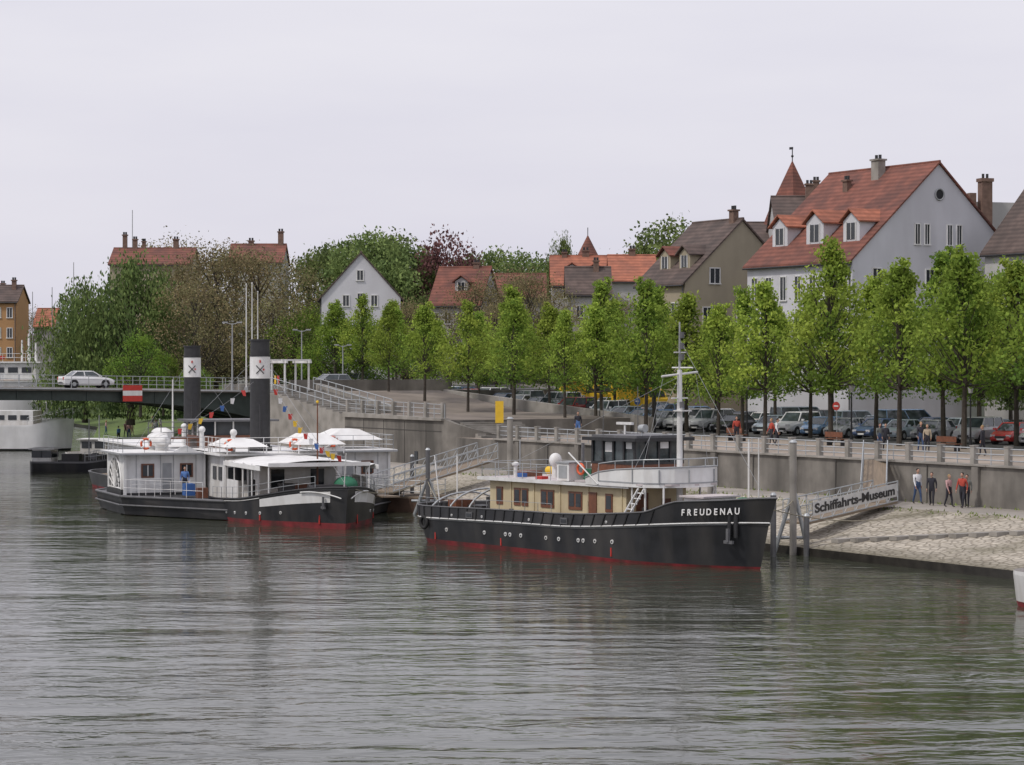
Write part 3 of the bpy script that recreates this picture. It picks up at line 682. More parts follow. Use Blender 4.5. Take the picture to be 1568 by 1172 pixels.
    for i in range(6): f.cyl((5.2+.2*i,-2.43+.03*i,1.95+.25*i),(5.6+.2*i,-2.43+.03*i,1.95+.25*i),.03)
    f.line([(1.2,-2.25,4.9),(3.4,-2.3,3.5)],.035)
    f.part('wheelhouse_walls',brownW).bx(2.0,5.1,-1.5,1.5,3.6,4.45)
    f.part('wheelhouse_glass',glassW).bx(2.08,5.02,-1.44,1.44,4.45,5.5)
    f.part('wheelhouse_frames',blackM)
    for x in(2.05,2.8,3.55,4.3,5.05):
        for y in(-1.47,1.47): f.box(x,y,4.98,.12,.09,1.05)
    for y in(-1.45,-.72,0,.72,1.45): f.box(5.04,y,4.98,.09,.11,1.05);f.box(2.06,y,4.98,.09,.11,1.05)
    f.bx(2.0,5.1,-1.53,-1.503,4.42,4.52).bx(2.0,5.1,1.503,1.53,4.42,4.52).bx(5.103,5.13,-1.5,1.5,4.42,4.52)
    f.part('wheelhouse_blinds',whiteC).box(3.2,-1.46,5.2,.5,.03,.45).box(4.65,-1.46,5.3,.4,.03,.3).box(5.04,.36,5.3,.03,.5,.3)
    f.part('wheelhouse_roof',blackM).bx(1.7,5.5,-1.85,1.85,5.5,5.66); f.part('wheelhouse_roof_top',greyD).bx(2.0,5.2,-1.5,1.5,5.663,5.76)
    f.part('searchlight',steel).cyl((4.9,-.9,5.6),(4.9,-.9,6.0),.04).cyl((4.8,-.9,6.1),(5.15,-.9,6.1),.17,.19,12)
    f.part('radar',white).cyl((3,-.3,5.7),(3,-.3,6.2),.05).box(3,-.3,6.28,1.1,.14,.12)
    f.part('aerials',greyD).cyl((2.2,1.2,5.7),(2.2,1.2,8.0),.02).cyl((2.6,-1.3,5.7),(2.6,-1.3,7.4),.018).cyl((4.6,1.3,5.7),(4.6,1.3,7.0),.018)
    mx=6.5
    f.part('mast',white).cyl((mx,0,1.5),(mx,0,8.8),.16,.11,10)
    f.part('topmast',greyP).cyl((mx,0,8.8),(mx,0,11.0),.06,.035,8)
    f.part('yards',white).cyl((mx,-1.1,8.5),(mx,1.1,8.7),.05).cyl((mx-.5,0,8.9),(mx+.9,0,8.9),.035).cyl((mx,-.5,7.5),(mx,.5,7.5),.03).cyl((mx,-.35,9.6),(mx,.35,9.6),.03)
    f.part('mast_lights',greyD)
    for z in(9.4,9.9,10.4,7.2): f.cyl((mx+.15,0,z-.14),(mx+.15,0,z+.14),.11,.11,8)
    f.part('mast_platform',white).bx(mx-.1,mx+.5,-.3,.3,6.9,6.95)
    f.part('rigging',greyP)
    for a,b in(((mx,0,10.2),(12,0,3.3)),((mx,-1,8.5),(mx-.4,-2.6,1.9)),((mx,1,8.7),(mx-.4,2.6,1.9)),((mx,0,8.5),(mx-1.2,-2.2,3.5)),((mx,0,8.5),(-5.5,-1.8,3.6))): f.cyl(a,b,.009,.009,4)
    f.part('fore_house',white).bx(7.9,9.2,-1.0,1.0,1.6,3.05); f.part('fore_house_roof',pinkC).bx(7.75,9.35,-1.15,1.15,3.05,3.13)
    f.part('red_panels',redP).box(8.4,-1.01,2.5,.7,.05,.55).box(9.22,.2,2.4,.05,.7,.6)
    f.part('green_gear',greenT).box(10.0,.7,2.75,.7,.6,.3).ell((10.0,.7,2.9),.42,.35,.18)
    f.part('windlass',blackM).box(10.2,-.2,2.2,.8,.9,.8).cyl((10.2,-.8,2.55),(10.2,.8,2.55),.25,.25,12).cyl((5.9,-1.6,1.3),(5.9,-1.6,2.5),.16,.13,10)
    f.part('jackstaff',white).cyl((11.7,0,2.4),(11.7,0,5.8),.04,.025); f.part('bollards',blackM)
    for x,y in((10.9,-1.0),(11.2,-.9),(-9.5,-1.9),(-9.1,-1.9),(-3,-2.4),(6,-2.4)): f.cyl((x,y,1.4),(x,y,3.0 if x>8 else 2.05),.1,.12,10)
    f.part('radar_dome',white).ell((-2.8,.2,4.35),.32,.32,.36,16,10).cyl((-2.8,.2,3.5),(-2.8,.2,4.1),.09)
    f.part('roof_vents',white)
    for x,y in((-4.2,-1.2),(-3.8,.9),(1.2,.8),(-1.0,1.2)): f.cyl((x,y,3.5),(x,y,4.1),.09).ell((x,y,4.15),.19,.19,.12)
    f.part('skylight',brownW).bx(-5.2,-4.2,-.5,.5,3.5,3.8).bx(-1.6,-.6,-.5,.5,3.5,3.75); f.part('raft',yellowP).cyl((-5.0,1.5,3.75),(-4.2,1.5,3.75),.2,.2,12); f.part('blue_bits',blueP).box(-3.4,-1.4,3.65,.4,.3,.2); f.part('red_bits',redP).box(-2.0,-1.3,3.57,.5,.4,.14)
    f.part('life_ring',orangeP).torus((1.2,-1.5,4.1),.24,.06,'y',16,6)
    f.part('green_box',greenT).bx(1.05,1.6,-1.2,-.6,3.53,4.1)
    f.part('stove_pipe',greyD).cyl((-1.9,1.2,3.4),(-1.9,1.2,5.2),.08,.08,8).cyl((.4,1.2,3.4),(.4,1.2,5.6),.05)
    f.part('stern_derrick',steel).cyl((-7.4,1.6,1.4),(-7.4,1.6,5.2),.03)
    f.part('roof_rail',steel).rail([(-5.8,-2.05,3.5),(-.4,-2.05,3.5)],.75,.02,1.1,2); f.rail([(-5.8,2.05,3.5),(1.6,2.05,3.5)],.75,.02,1.1,2); f.rail([(-5.8,-2.05,3.5),(-5.8,2.05,3.5)],.75,.02,1.1,2)
    f.part('bulwark_rail',steel)
    rl=[]
    for p in[.03+.04*i for i in range(13)]:
        x,y,z=pt(rows[5],p); rl.append((x,-y+.06,z))
    f.rail(rl,.45,.015,1.2,1); f.rail([(x,-y,z) for x,y,z in rl],.45,.015,1.2,1)
    f.part('tow_hoops',steel)
    for x,h in((-6.6,1.5),(-8.2,1.35),(-9.8,1.1)):
        f.line([(x,2.4*math.cos(a),1.4+h*math.sin(a)) for a in[pi*i/14 for i in range(15)]],.05,6)
    f.part('capstan',blackM).cyl((-7.6,0,1.3),(-7.6,0,2.2),.35,.22,12).cyl((-7.6,0,2.2),(-7.6,0,2.35),.34,.34,12).box(-9,.4,1.6,1.2,1.0,.5)
    f.part('companion_hatch',brownW).bx(-10.6,-9.9,-.6,.6,1.3,2.1)
    f.part('ensign_staff',white).cyl((-12.1,0,1.6),(-12.6,0,4.3),.03)
    for k,chx in enumerate('FREUDENAU'):
        p=.855+.0115*k
        a=Vector(pt(rows[4],p)).lerp(Vector(pt(rows[5],p)),.5); e=Vector(pt(rows[4],p+.008)).lerp(Vector(pt(rows[5],p+.008)),.5)-a
        a.y*=-1;e.y*=-1
        an=math.atan2(e.y,e.x); nrm=Vector((math.sin(an),-math.cos(an),0))
        t_=text(chx,.40,white,a+nrm*.09,(pi/2-.12,0,an),.85); f.extra.append(t_)
    f.done()
freud()
SF=(.36,-.933)
def steamer():
    f=O('paddle_steamer',(-9.1,128.6,0),math.atan2(SF[1],SF[0]))
    def shp(p,r):
        y=1; bw=.835-.04*r['f']
        if p>bw:y*=max(0,1-((p-bw)/(1-bw))**(1.7+.6*r['f']))
        if p<.12:y*=math.sqrt(max(0,1-((.12-p)/.12)**2))
        return y
    top=lambda p:1.15+.25*sm(.75,.9,p)+.9*sm(.85,1,p)
    rows=[row(-56,-.6,3.7,-.8,redB,'keel',0),row(-56,-.1,4.1,-.15,redB,'boot_topping',.2),row(-56,0,4.2,lambda p:.22+.12*sm(.8,1,p),black,'hull',.5),
          row(-56.5,.35,4.35,lambda p:top(p)-.1,greyD,'rubbing_strake',1),row(-56.5,.4,4.4,lambda p:top(p),greyD,'top',1),row(-56.4,.3,4.2,top,black,'inner',1),row(-56,0.1,4.15,lambda p:top(p)-.6,black,'z',1)]
    pt=hull(f,rows,shp,60,row(-56,.05,4.18,lambda p:top(p)-.35,deckW,'deck',1))
    f.part('white_bulwark',white)
    for sg in(1,-1):
        V=[];F=[];n=14
        for i in range(n+1):
            p=.90+.085*i/n
            a=Vector(pt(rows[2],p));b=Vector(pt(rows[3],p)); lo=a.lerp(b,.60+.02*(i/n)); hi_=a.lerp(b,.95)
            V+=[(lo.x,(lo.y+.02)*sg,lo.z),(hi_.x,(hi_.y+.02)*sg,hi_.z)]
        for i in range(n):F.append((2*i,2*i+2,2*i+3,2*i+1))
        f.add(V,F,True)
    f.part('rub_band',blackM)
    for sg in(1,-1):
        f.line([(lambda q:(q[0],q[1]*sg,q[2]+.03))(pt(rows[4],p)) for p in[.75+.25*i/24 for i in range(25)]],.06,6)
        f.part('hull_line',white).line([(lambda q:(q[0],(q[1]+.03)*sg,q[2]))(pt(rows[3],p)) for p in[.80+.10*i/10 for i in range(11)]],.025,6); f.part('rub_band',blackM)
    for p in(.80,.825,.85,.875,.9,.93): port(f,pt,rows[2],rows[3],p,.32,white,.09)
    for p in(.90,.975): 
        a=pt(rows[2],p)
        for sg in(1,-1): f.part('draft_marks',redP).box(a[0],(a[1]+.03)*sg,.5,.14,.05,.5)
    f.part('anchor',greyD).box(-.8,-1.05,1.45,.12,.1,.7).box(-.8,-1.05,1.2,.6,.1,.12)
    for sg in(-1,1): f.part('bow_scroll',white).line([(lambda q:(q[0],(q[1]+.05)*sg,q[2]-.12-.45*(i/12)**2))(pt(rows[4],.955+.04*i/12)) for i in range(13)],.04,6)
    for sg in(-1,1):
        f.part('sponson',black)
        P=[(-9.5,4.1),(-17,8.9),(-24.5,8.9),(-32,4.1)]
        V=[(x,y*sg*(1 if z>1 else .97),z) for z in(.05,1.12) for x,y in P]
        q=[(3,2,1,0),(4,5,6,7),(0,1,5,4),(1,2,6,5),(2,3,7,6),(3,0,4,7)]; f.add(V,q)
        f.part('sponson_rim',greyD).line([(x,y*sg,1.13) for x,y in P],.09,6); f.part('sponson_fender',greyD).line([(x,y*sg*1.004,.62) for x,y in P],.06,6)
        f.part('paddle_box',white).bx(-23.4,-18.2,sg*3.4,sg*8.4,1.12,3.62)
        f.part('paddle_box_plinth',blackM).bx(-23.45,-18.15,sg*3.35,sg*8.45,1.12,1.26)
        f.part('paddle_box_roof',whiteC).bx(-23.7,-17.6,sg*3.2,sg*8.8,3.62,3.72)
        f.part('roof_fascia',greyP).bx(-23.72,-17.58,sg*8.803,sg*8.83,3.6,3.70).bx(-17.597,-17.57,sg*3.2,sg*8.8,3.58,3.68)
        for y in(4.6,7.0):
            f.part('window_frames',brownW).box(-18.17,sg*y,2.6,.07,.8,.85); f.part('window_glass',glass).box(-18.14,sg*y,2.6,.08,.6,.66); f.part('window_bars',white).box(-18.11,sg*y,2.6,.05,.06,.66)
        f.part('door',greyP).box(-18.17,sg*5.8,2.2,.06,.55,1.7)
        f.part('panel_lines',greyP)
        for y in(4.0,5.4,6.2,7.7): f.box(-18.185,sg*y,2.4,.03,.03,2.3)
        f.part('corner_posts',white).box(-18.12,sg*8.4,2.4,.16,.16,2.5).box(-18.12,sg*3.5,2.4,.12,.12,2.5)
        f.part('pediment',white).add([(-17.9,sg*3.9,3.73),(-17.9,sg*5.5,3.73),(-17.9,sg*4.7,4.15),(-18.1,sg*3.9,3.73),(-18.1,sg*5.5,3.73),(-18.1,sg*4.7,4.15)],[(0,1,2),(5,4,3),(0,2,5,3),(1,4,5,2)])
        cx=-20.8
        f.part('fan_louvre',glass).cyl((cx,sg*8.4,1.5),(cx,sg*8.43,1.5),1.85,1.85,24)
        f.part('fan_ribs',white)
        for i in range(11):
            a=pi*i/10; f.cyl((cx,sg*8.46,1.5),(cx+1.85*math.cos(a),sg*8.46,1.5+1.85*math.sin(a)),.05,.05,5)
        f.torus((cx,sg*8.45,1.5),1.87,.08,'z',26,5); f.torus((cx,sg*8.45,1.5),1.1,.05,'z',22,5); f.part('fan_base',black).bx(cx-2.2,cx+2.2,sg*8.4,sg*8.55,-.3,1.45)
        f.part('sponson_rail',white).rail([(-17.3,sg*8.2,1.15),(-17.3,sg*4.6,1.15)],1.0,.022,.9,3); f.rail([(-11.5,sg*5.2,1.15),(-17.1,sg*8.7,1.15)],1.0,.018,1.3,2)
        f.part('upper_rail',steel).rail([(-17.8,sg*8.6,3.72),(-23.6,sg*8.6,3.72)],.9,.02,1.4,3); f.rail([(-17.8,sg*8.6,3.72),(-17.8,sg*3.3,3.72)],.9,.02,1.2,3)
    for y in(-7.2,-3.0,1.0,4.6): 
        f.part('life_rings',orangeP).torus((-17.7 if abs(y)>3.5 else -13.7,y,4.25),.3,.07,'x',16,6)
        f.part('life_ring_bands',white)
        for a in(.8,2.4,3.9,5.5): f.ell((-17.68 if abs(y)>3.5 else -13.68,y+.3*math.cos(a),4.25+.3*math.sin(a)),.09,.09,.09,8,6)
    f.part('mid_house',white).bx(-30,-14.2,-3.2,3.2,1.0,3.6)
    f.part('mid_roof',whiteC).bx(-30.3,-13.6,-3.65,3.65,3.6,3.72)
    f.part('mid_rail',white).rail([(-13.8,-3.6,3.72),(-13.8,3.6,3.72)],.95,.022,.9,3); f.rail([(-13.8,-3.6,3.72),(-17.6,-3.6,3.72)],.95,.022,.9,3)
    f.part('mid_dark_band',glass)
    for y in(-2.6,-1.3,0,1.3,2.6): f.box(-14.18,y,2.5,.06,.8,.8)
    for x in(-15.2,-16.6): f.box(x,-3.22,2.5,.8,.06,.8)
    f.part('wheelhouse',brownW).bx(-27.6,-24.6,-2.4,2.4,3.72,4.5); f.part('wheelhouse_glass',glass).bx(-27.5,-24.7,-2.3,2.3,4.5,5.4)
    f.part('wheelhouse_posts',white)
    for y in(-2.35,-1.2,0,1.2,2.35): f.box(-24.66,y,4.95,.09,.09,.9)
    for x in(-27.4,-26): f.box(x,-2.35,4.95,.09,.09,.9)
    f.part('wheelhouse_roof',greyD).bx(-28,-24.1,-2.9,2.9,5.4,5.52)
    f.part('bridge_wing',brownW).bx(-26.6,-24.4,-5.6,-2.45,4.3,4.4)
    f.part('wing_rail',greyD).rail([(-24.4,-5.6,4.4),(-24.4,-2.3,4.4)],1.0,.03,.8,3)
    f.part('awning',whiteC)
    V=[];F=[];nx=12;ny=10
    for i in range(nx+1):
        for j in range(ny+1):
            x=-5.0-8.3*i/nx; y=-3.5+7*j/ny; yy=abs(y)/3.5; k=.86 if i==0 else 1
            V.append((x,y*k,3.62-.30*yy**2+.05*math.sin(i*pi/2)*math.cos(j*1.3)))
    for i in range(nx):
        for j in range(ny): a=i*(ny+1)+j; F.append((a,a+1,a+ny+2,a+ny+1))
    f.add(V,F,True)
    f.part('awning_valance',whiteC).bx(-13.3,-5.0,-3.52,-3.48,3.08,3.34).bx(-13.3,-5,3.48,3.52,3.08,3.34).bx(-5.02,-4.98,-3.0,3.0,3.28,3.5)
    f.part('awning_posts',white)
    for x in(-5.1,-7.1,-9.1,-11.1,-13.1):
        for sg in(-1,1): f.cyl((x,sg*3.4*(.87 if x>-6 else 1),1.0),(x,sg*3.4*(.87 if x>-6 else 1),3.4),.045)
    f.part('fore_house',white).bx(-13.6,-9.6,-2.3,2.3,1.0,3.3)
    f.part('side_screens',white).strip([(-5.3,2.9),(-7.4,3.35),(-9.6,3.38)],1.3,2.6,.04).strip([(-10.2,-3.38),(-12.8,-3.4)],1.2,2.3,.04)
    f.part('fore_house_openings',glass).box(-9.58,-1.2,2.4,.05,.8,1.1).box(-9.58,1.2,2.4,.05,.8,1.1).box(-11.4,-2.32,2.4,.9,.05,.9).box(-12.8,-2.32,2.4,.7,.05,.9)
    f.part('deck_gear',blackM).box(-3.6,0,1.9,1.0,1.6,.8).cyl((-3.6,-1.1,2.0),(-3.6,1.1,2.0),.3,.3,12).box(-7.0,-1.4,1.7,.8,.8,1.1).box(-8.1,1.6,1.6,.9,1.2,.9).cyl((-9,-2.9,1),(-9,-2.9,2.4),.2)
    f.part('green_cover',greenT).ell((-5.2,1.6,2.2),.8,.7,.5); f.part('blue_cover',blueP).box(-14.6,-5.3,1.6,.8,.6,.7); f.part('wood_crates',brownW).box(-8.2,-.3,1.7,.8,.8,.9).box(-12.5,-5,1.5,.6,.6,.6)
    f.part('fore_rail',steel)
    rl=[]
    for p in[.77+.018*i for i in range(12)]:
        x,y,z=pt(rows[4],p); rl.append((x,-y+.1,z))
    f.rail(rl,.7,.018,1.2,2); f.rail([(x,-y,z) for x,y,z in rl],.7,.018,1.2,2)
    f.part('upper_canopy',whiteC)
    def hip(x0,x1,y0,y1,z0,z1,i=.9):
        V=[(x0,y0,z0),(x1,y0,z0),(x1,y1,z0),(x0,y1,z0),(x0-i,(y0+y1)/2-.6,z1),(x1+i,(y0+y1)/2-.6,z1),(x1+i,(y0+y1)/2+.6,z1),(x0-i,(y0+y1)/2+.6,z1)]
        f.add(V,[(0,1,5,4),(1,2,6,5),(2,3,7,6),(3,0,4,7),(4,5,6,7),(3,2,1,0)])
    hip(-12.6,-17.2,.9,3.9,4.25,4.85); hip(-12.6,-17.0,-3.6,-.9,4.15,4.6); hip(-19,-23,4.5,8.3,4.3,4.95); f.part('canopy_posts',white)
    for x in(-12.8,-17):
        for y in(-3.4,-1,1.0,3.8): f.cyl((x,y,3.7),(x,y,4.3),.04)
    f.part('lifeboat',white)
    for cx,cy in((-21.5,-5.6),(-33,-2.8),(-33,2.8)): f.ell((cx,cy,4.4),1.9,.65,.45,16,8); f.box(cx+1,cy,3.95,.1,.8,.5); f.box(cx-1,cy,3.95,.1,.8,.5)
    f.part('aft_house',white).bx(-50,-31,-3.1,3.1,1.0,3.4); f.part('aft_roof',whiteC).bx(-51,-30.6,-3.6,3.6,3.4,3.5)
    f.part('aft_windows',glass)
    for x in np.arange(-49,-31.5,1.5): f.box(x,-3.12,2.5,.7,.05,.7)
    for cx,rr,zt in((-18,.64,10.6),(-36,.6,10.35)):
        f.part('funnel',blackM).cyl((cx,0,3.4),(cx,0,8.2),rr*.99,rr*.95,24).cyl((cx,0,9.55),(cx,0,zt),rr*.94,rr*.92,24).cyl((cx,0,9.57),(cx,0,9.66),rr*1.03,rr*1.03,24).cyl((cx,0,3.4),(cx,0,4.0),rr*1.2,rr*1.15,24).cyl((cx,0,zt-.08),(cx,0,zt+.02),rr*1.02,rr*1.02,24)
        f.part('funnel_band',white).cyl((cx,0,8.2),(cx,0,9.55),rr*1.0,rr*.98,24,False)
        for a in(-.26,-.26+pi):
            c_,s_=math.cos(a),math.sin(a); tx,ty=-s_,c_; r2=rr*1.0
            f.part('funnel_emblem',blackM)
            f.cyl((cx+c_*r2-tx*.24,s_*r2-ty*.24,8.5),(cx+c_*r2+tx*.24,s_*r2+ty*.24,9.0),.03); f.cyl((cx+c_*r2-tx*.24,s_*r2-ty*.24,9.0),(cx+c_*r2+tx*.24,s_*r2+ty*.24,8.5),.03)
            f.part('funnel_emblem_red',redP).box(cx+c_*r2,s_*r2,9.25,.08,.08,.16).box(cx+c_*r2+tx*.22,s_*r2+ty*.22,8.75,.08,.08,.1)
        f.part('steam_pipe',blackM).cyl((cx+.8,-.2,3.4),(cx+.8,-.2,6.6),.07).cyl((cx-.8,.2,3.4),(cx-.8,.2,8.0),.07)
    f.part('ventilators',white)
    for x,y in((-15.3,-2.4),(-22.5,-2.6),(-30,2),(-30,-2)):
        f.cyl((x,y,3.7),(x,y,4.8),.14,.14,10).ell((x+.08,y,4.95),.26,.22,.22)
    f.part('fore_mast',brownW).cyl((-7.5,.6,1.0),(-7.5,.6,6.9),.06,.035,8); f.part('fore_mast_ball',yellowP).ell((-7.5,.6,6.9),.09,.09,.09)
    f.part('bow_staff',white).cyl((-.3,0,2.2),(.1,0,4.2),.03)
    f.part('aft_mast',white).cyl((-42,0,3.4),(-42,0,8),.07,.04)
    cols=[yellowP,redP,white,blueP,redP,yellowP]
    def bunting(a,b,n,sag=.5):
        a=Vector(a);b=Vector(b)
        P=[a.lerp(b,i/n)-Vector((0,0,sag*4*(i/n)*(1-i/n))) for i in range(n+1)]
        f.part('bunting_line',greyP).line(P,.01,4)
        d=Vector((-.2,1,0)).normalized()
        for i in range(1,n):
            p=P[i]; w_=Vector((R.uniform(-.1,.1),R.uniform(-.1,.1),0)); f.part('bunting_flags',cols[i%6]).add([p-d*.15,p+d*.15,p+d*.09+w_-Vector((0,0,.36)),p-d*.1+w_-Vector((0,0,.33))],[(0,1,2,3)])
    bunting((-17.3,-.6,8.0),(-17.8,-6.4,4.7),9,.4); bunting((-17.3,.5,8.1),(-.2,0,4.0),14,1.0)
    f.part('rigging',greyP)
    for a,b in(((-18,0,9.7),(-.3,0,2.6)),((-18,0,9.7),(-20,-5.6,3.8)),((-18,0,9.7),(-20,5.6,3.8)),((-36,0,9.7),(-36,-4,3.4)),((-36,0,9.7),(-36,4,3.4))): f.cyl(a,b,.010,.010,4)
    f.done()
steamer()
def boat(name,loc,yaw,L,Bm,sheer,mats,house=True,cab=(.3,.75),hh=1.6):
    b=O(name,loc,yaw)
    def shp(p,r):
        y=1
        if p>.68:y*=1-((p-.68)/.32)**2
        if p<.1:y*=math.sqrt(max(0.02,1-((.1-p)/.1)**2))
        return max(0,y)
    zt=lambda p:sheer+.35*sheer*sm(.6,1,p)
    rows=[row(0,L*.95,Bm*.8,-.5,mats[0],'keel',0),row(0,L*.97,Bm*.92,.2,mats[1],'hull',0),row(0,L,Bm,lambda p:zt(p)-.15,mats[2],'strake',0),row(0,L*1.01,Bm,zt,mats[2],'cap',0)]
    pt=hull(b,rows,shp,30,row(0,L,Bm*.97,lambda p:zt(p)-.2,deckW,'deck',0))
    if house:
        x0,x1=L*cab[0],L*cab[1]
        b.part('cabin',white).bx(x0,x1,-Bm*.7,Bm*.7,sheer-.2,sheer+hh); b.part('cabin_windows',glass)
        n=max(2,int((x1-x0)/1.3))
        for i in range(n):
            x=x0+(i+.5)*(x1-x0)/n
            for sg in(-1,1): b.box(x,sg*Bm*.7,sheer+hh*.6,.9,.05,.6)
        b.box(x1,0,sheer+hh*.6,.05,Bm*1.1,.6)
        b.part('cabin_roof',whiteC).bx(x0-.3,x1+.3,-Bm*.8,Bm*.8,sheer+hh,sheer+hh+.1)
    rl=[]
    for p in[.62+.06*i for i in range(7)]:
        x,y,z=pt(rows[3],min(p,.99)); rl.append((x,y*.9,z))
    b.part('rail',steel).rail(rl,.8,.025,1.2,2); b.rail([(x,-y,z) for x,y,z in rl],.8,.025,1.2,2)
    return b
b=boat('work_barge',(px(62,204),200,0),math.radians(-4),8.0,1.6,.9,(black,black,greyD),True,(.05,.25),1.0); b.part('wheel_mast',greyP).cyl((5,0,1.0),(5,0,4.5),.05); b.part('gear',blackM).box(3.5,0,1.2,1.5,1,.6); b.part('winch',greyD).cyl((5.5,-.5,1.3),(5.5,.5,1.3),.3); b.done()
b=boat('moored_barge',(px(96,210)-.2,213,0),math.radians(-6),8,1.8,1.2,(black,black,white),True,(.2,.5),1.1); b.part('mast',greyP).cyl((3,0,1.4),(3,0,4.5),.05); b.done()
b=boat('white_river_boat',(px(-60,250),251,0),math.radians(-2),12,2.8,2.7,(black,greyL,greyL),False); b.part('low_cabin',white).bx(1,8,-2,2,2.5,4.2);b.part('cabin_windows',glass)
for i in range(5): b.box(1.9+i*1.3,-2.02,3.5,.9,.05,.5)
b.part('mast',greyP).cyl((9,0,2.7),(9,0,5.4),.05); b.done()
b=boat('passenger_ship',(px(-190,264),268,0),math.radians(-2),20.5,3.2,5.0,(black,greyL,greyL),True,(.05,.93),2.2)
b.part('upper_deck',white).bx(5,17.8,-2.2,2.2,7.4,9.3); b.part('upper_windows',glass)
for i in range(8): b.box(5.9+i*1.55,-2.22,8.5,1.1,.05,.6)
b.part('upper_roof',whiteC).bx(4.6,18.4,-2.5,2.5,9.3,9.45)
b.part('masts',white).cyl((16.5,0,9.3),(16.5,0,12.6),.2,.12).cyl((17.3,0,9.3),(17.3,0,11.6),.16,.1).cyl((15.7,0,9.3),(15.7,0,11.9),.14,.09).box(16.5,0,10.6,.1,2.5,.14); b.part('top_rail',white).rail([(5,-2.4,9.45),(18,-2.4,9.45)],.9,.03,1.3,2); b.part('awning_frame',blueP).bx(6,9,-2,2,9.46,9.9); b.part('cranes',greyL).cyl((20.2,0,7.0),(22.0,0,11.2),.16,.09).cyl((24.5,0,7.0),(26.5,0,9.6),.12,.08); b.part('flag',redP).box(14,-2.3,9.9,.6,.05,.4); b.done()
b=boat('white_excursion_boat',(20.35,89.4,0),math.radians(-75),14,2.0,1.35,(redB,white,white),True,(.3,.85),1.5); b.done()
# ---------------------------------------------------------------- gangways, piles
def gang(name,a,b,w=1.4,sign=None):
    a=Vector(a);b=Vector(b);d=b-a;L=d.length;yaw=math.atan2(d.y,d.x);pit=math.atan2(d.z,math.hypot(d.x,d.y))
    g=O(name,a,yaw); H=math.hypot(d.x,d.y); k=math.tan(pit)
    g.part('deck',deckW).add([(0,-w/2,0),(H,-w/2,H*k),(H,w/2,H*k),(0,w/2,0),(0,-w/2,-.1),(H,-w/2,H*k-.1),(H,w/2,H*k-.1),(0,w/2,-.1)],[(0,1,2,3),(7,6,5,4),(0,4,5,1),(2,6,7,3),(0,3,7,4),(1,5,6,2)])
    g.part('lattice',steel); n=max(3,int(H/1.1))
    for y in(-w/2,w/2):
        for i in range(n+1):
            x=H*i/n; g.cyl((x,y,x*k),(x,y,x*k+1.05),.03,.03,5)
            if i<n: x2=H*(i+1)/n; g.cyl((x,y,x*k),(x2,y,x2*k+1.05),.018,.018,4)
        for z in(.05,.55,1.05): g.cyl((0,y,z),(H,y,H*k+z),.035,.035,5)
    if sign:
        g.part('sign_board',M('sign_board_white',(.58,.58,.56),.6,.08,3))
        y=-w/2-.06; z0,z1=.28,.95
        g.add([(.3,y,.3*k+z0),(H-.2,y,(H-.2)*k+z0),(H-.2,y,(H-.2)*k+z1),(.3,y,.3*k+z1),(.3,y+.03,.3*k+z0),(H-.2,y+.03,(H-.2)*k+z0),(H-.2,y+.03,(H-.2)*k+z1),(.3,y+.03,.3*k+z1)],[(0,1,2,3),(7,6,5,4),(0,4,5,1),(3,2,6,7)])
        t_=text(sign,.62,blackM,(H/2,y-.02,H/2*k+.6),(pi/2,-pit,0),1); 
        bpy.context.view_layer.update(); t_.scale=((H-1)/max(.1,t_.dimensions.x),1,1); g.extra.append(t_)
    g.done()
gang('museum_gangway',(13.7,113.4,1.45),(19.3,121.5,2.0),1.4,'Schiffahrts-Museum')
gang('ship_gangway',(-7.9,143.5,1.3),(-1.6,153.5,2.9),1.6)
gang('wall_gangway',Q(21,9,2.0),Q(27,14,3.85),1.3)
def pile(name,x,y,h,r=.2,mat=greyP,strut=True):
    o=O(name,(x,y,0)); o.part('post',mat).cyl((0,0,-1),(0,0,h),r,r,12); o.part('cap',steel).cyl((0,0,h),(0,0,h+.12),r*1.2,r*.6,12)
    if strut: 
        o.part('struts',steel).cyl((.9,.4,-.5),(.08,0,h*.55),.1).cyl((-1.0,.5,-.5),(-.1,.1,h*.5),.1).cyl((-1,.45,.8),(.6,.3,.8),.08)
    o.done()
pile('mooring_dolphin',13.35,111.6,5.35,.17,stoneP); pile('mooring_dolphin',12.3,110.6,2.9,.14,greyD,False); pile('mooring_dolphin',13.9,110.9,1.9,.14,greyD,False)
pile('mooring_pile',px(655,142),142,3.9,.14,greyD); pile('mooring_pile',px(631,150),150,3.2,.13,greyD,False); pile('mooring_pile',px(700,146),146,3.4,.05,white,False); pile('mooring_pile',px(781,150),150,5.6,.2,stoneP,False)
pile('mooring_pile',px(1100,118),123,3.2,.13,stoneP,False); pile('mooring_pile',px(1165,118),124,5.0,.05,white,False)
pn=O('landing_pontoon',(-6.9,146.2,0),-.5); pn.part('hull',M('rusty_pontoon',(.10,.06,.04),.8,.3,2)).bx(-2.6,2.4,-1.6,1.6,-.3,.85); pn.part('deck',deckW).bx(-2.6,2.4,-1.6,1.6,.853,.95); pn.part('rail',steel).rail([(-2.5,-1.5,.95),(2.3,-1.5,.95),(2.3,1.5,.95)],1.0,.03,1.2,3); pn.done()
gx=O('ship_gangplank',(-6.8,133.5,0),.5); gx.part('plank',deckW).bx(-.5,.5,0,9,1.5,1.58); gx.part('rails',steel).rail([(-.45,0,1.6),(-.45,9,1.6)],.9,.02,1.5,2); gx.rail([(.45,0,1.6),(.45,9,1.6)],.9,.02,1.5,2); gx.done()
mr=O('mooring_ropes'); mr.part('ropes',M('rope',(.3,.27,.2),.9))
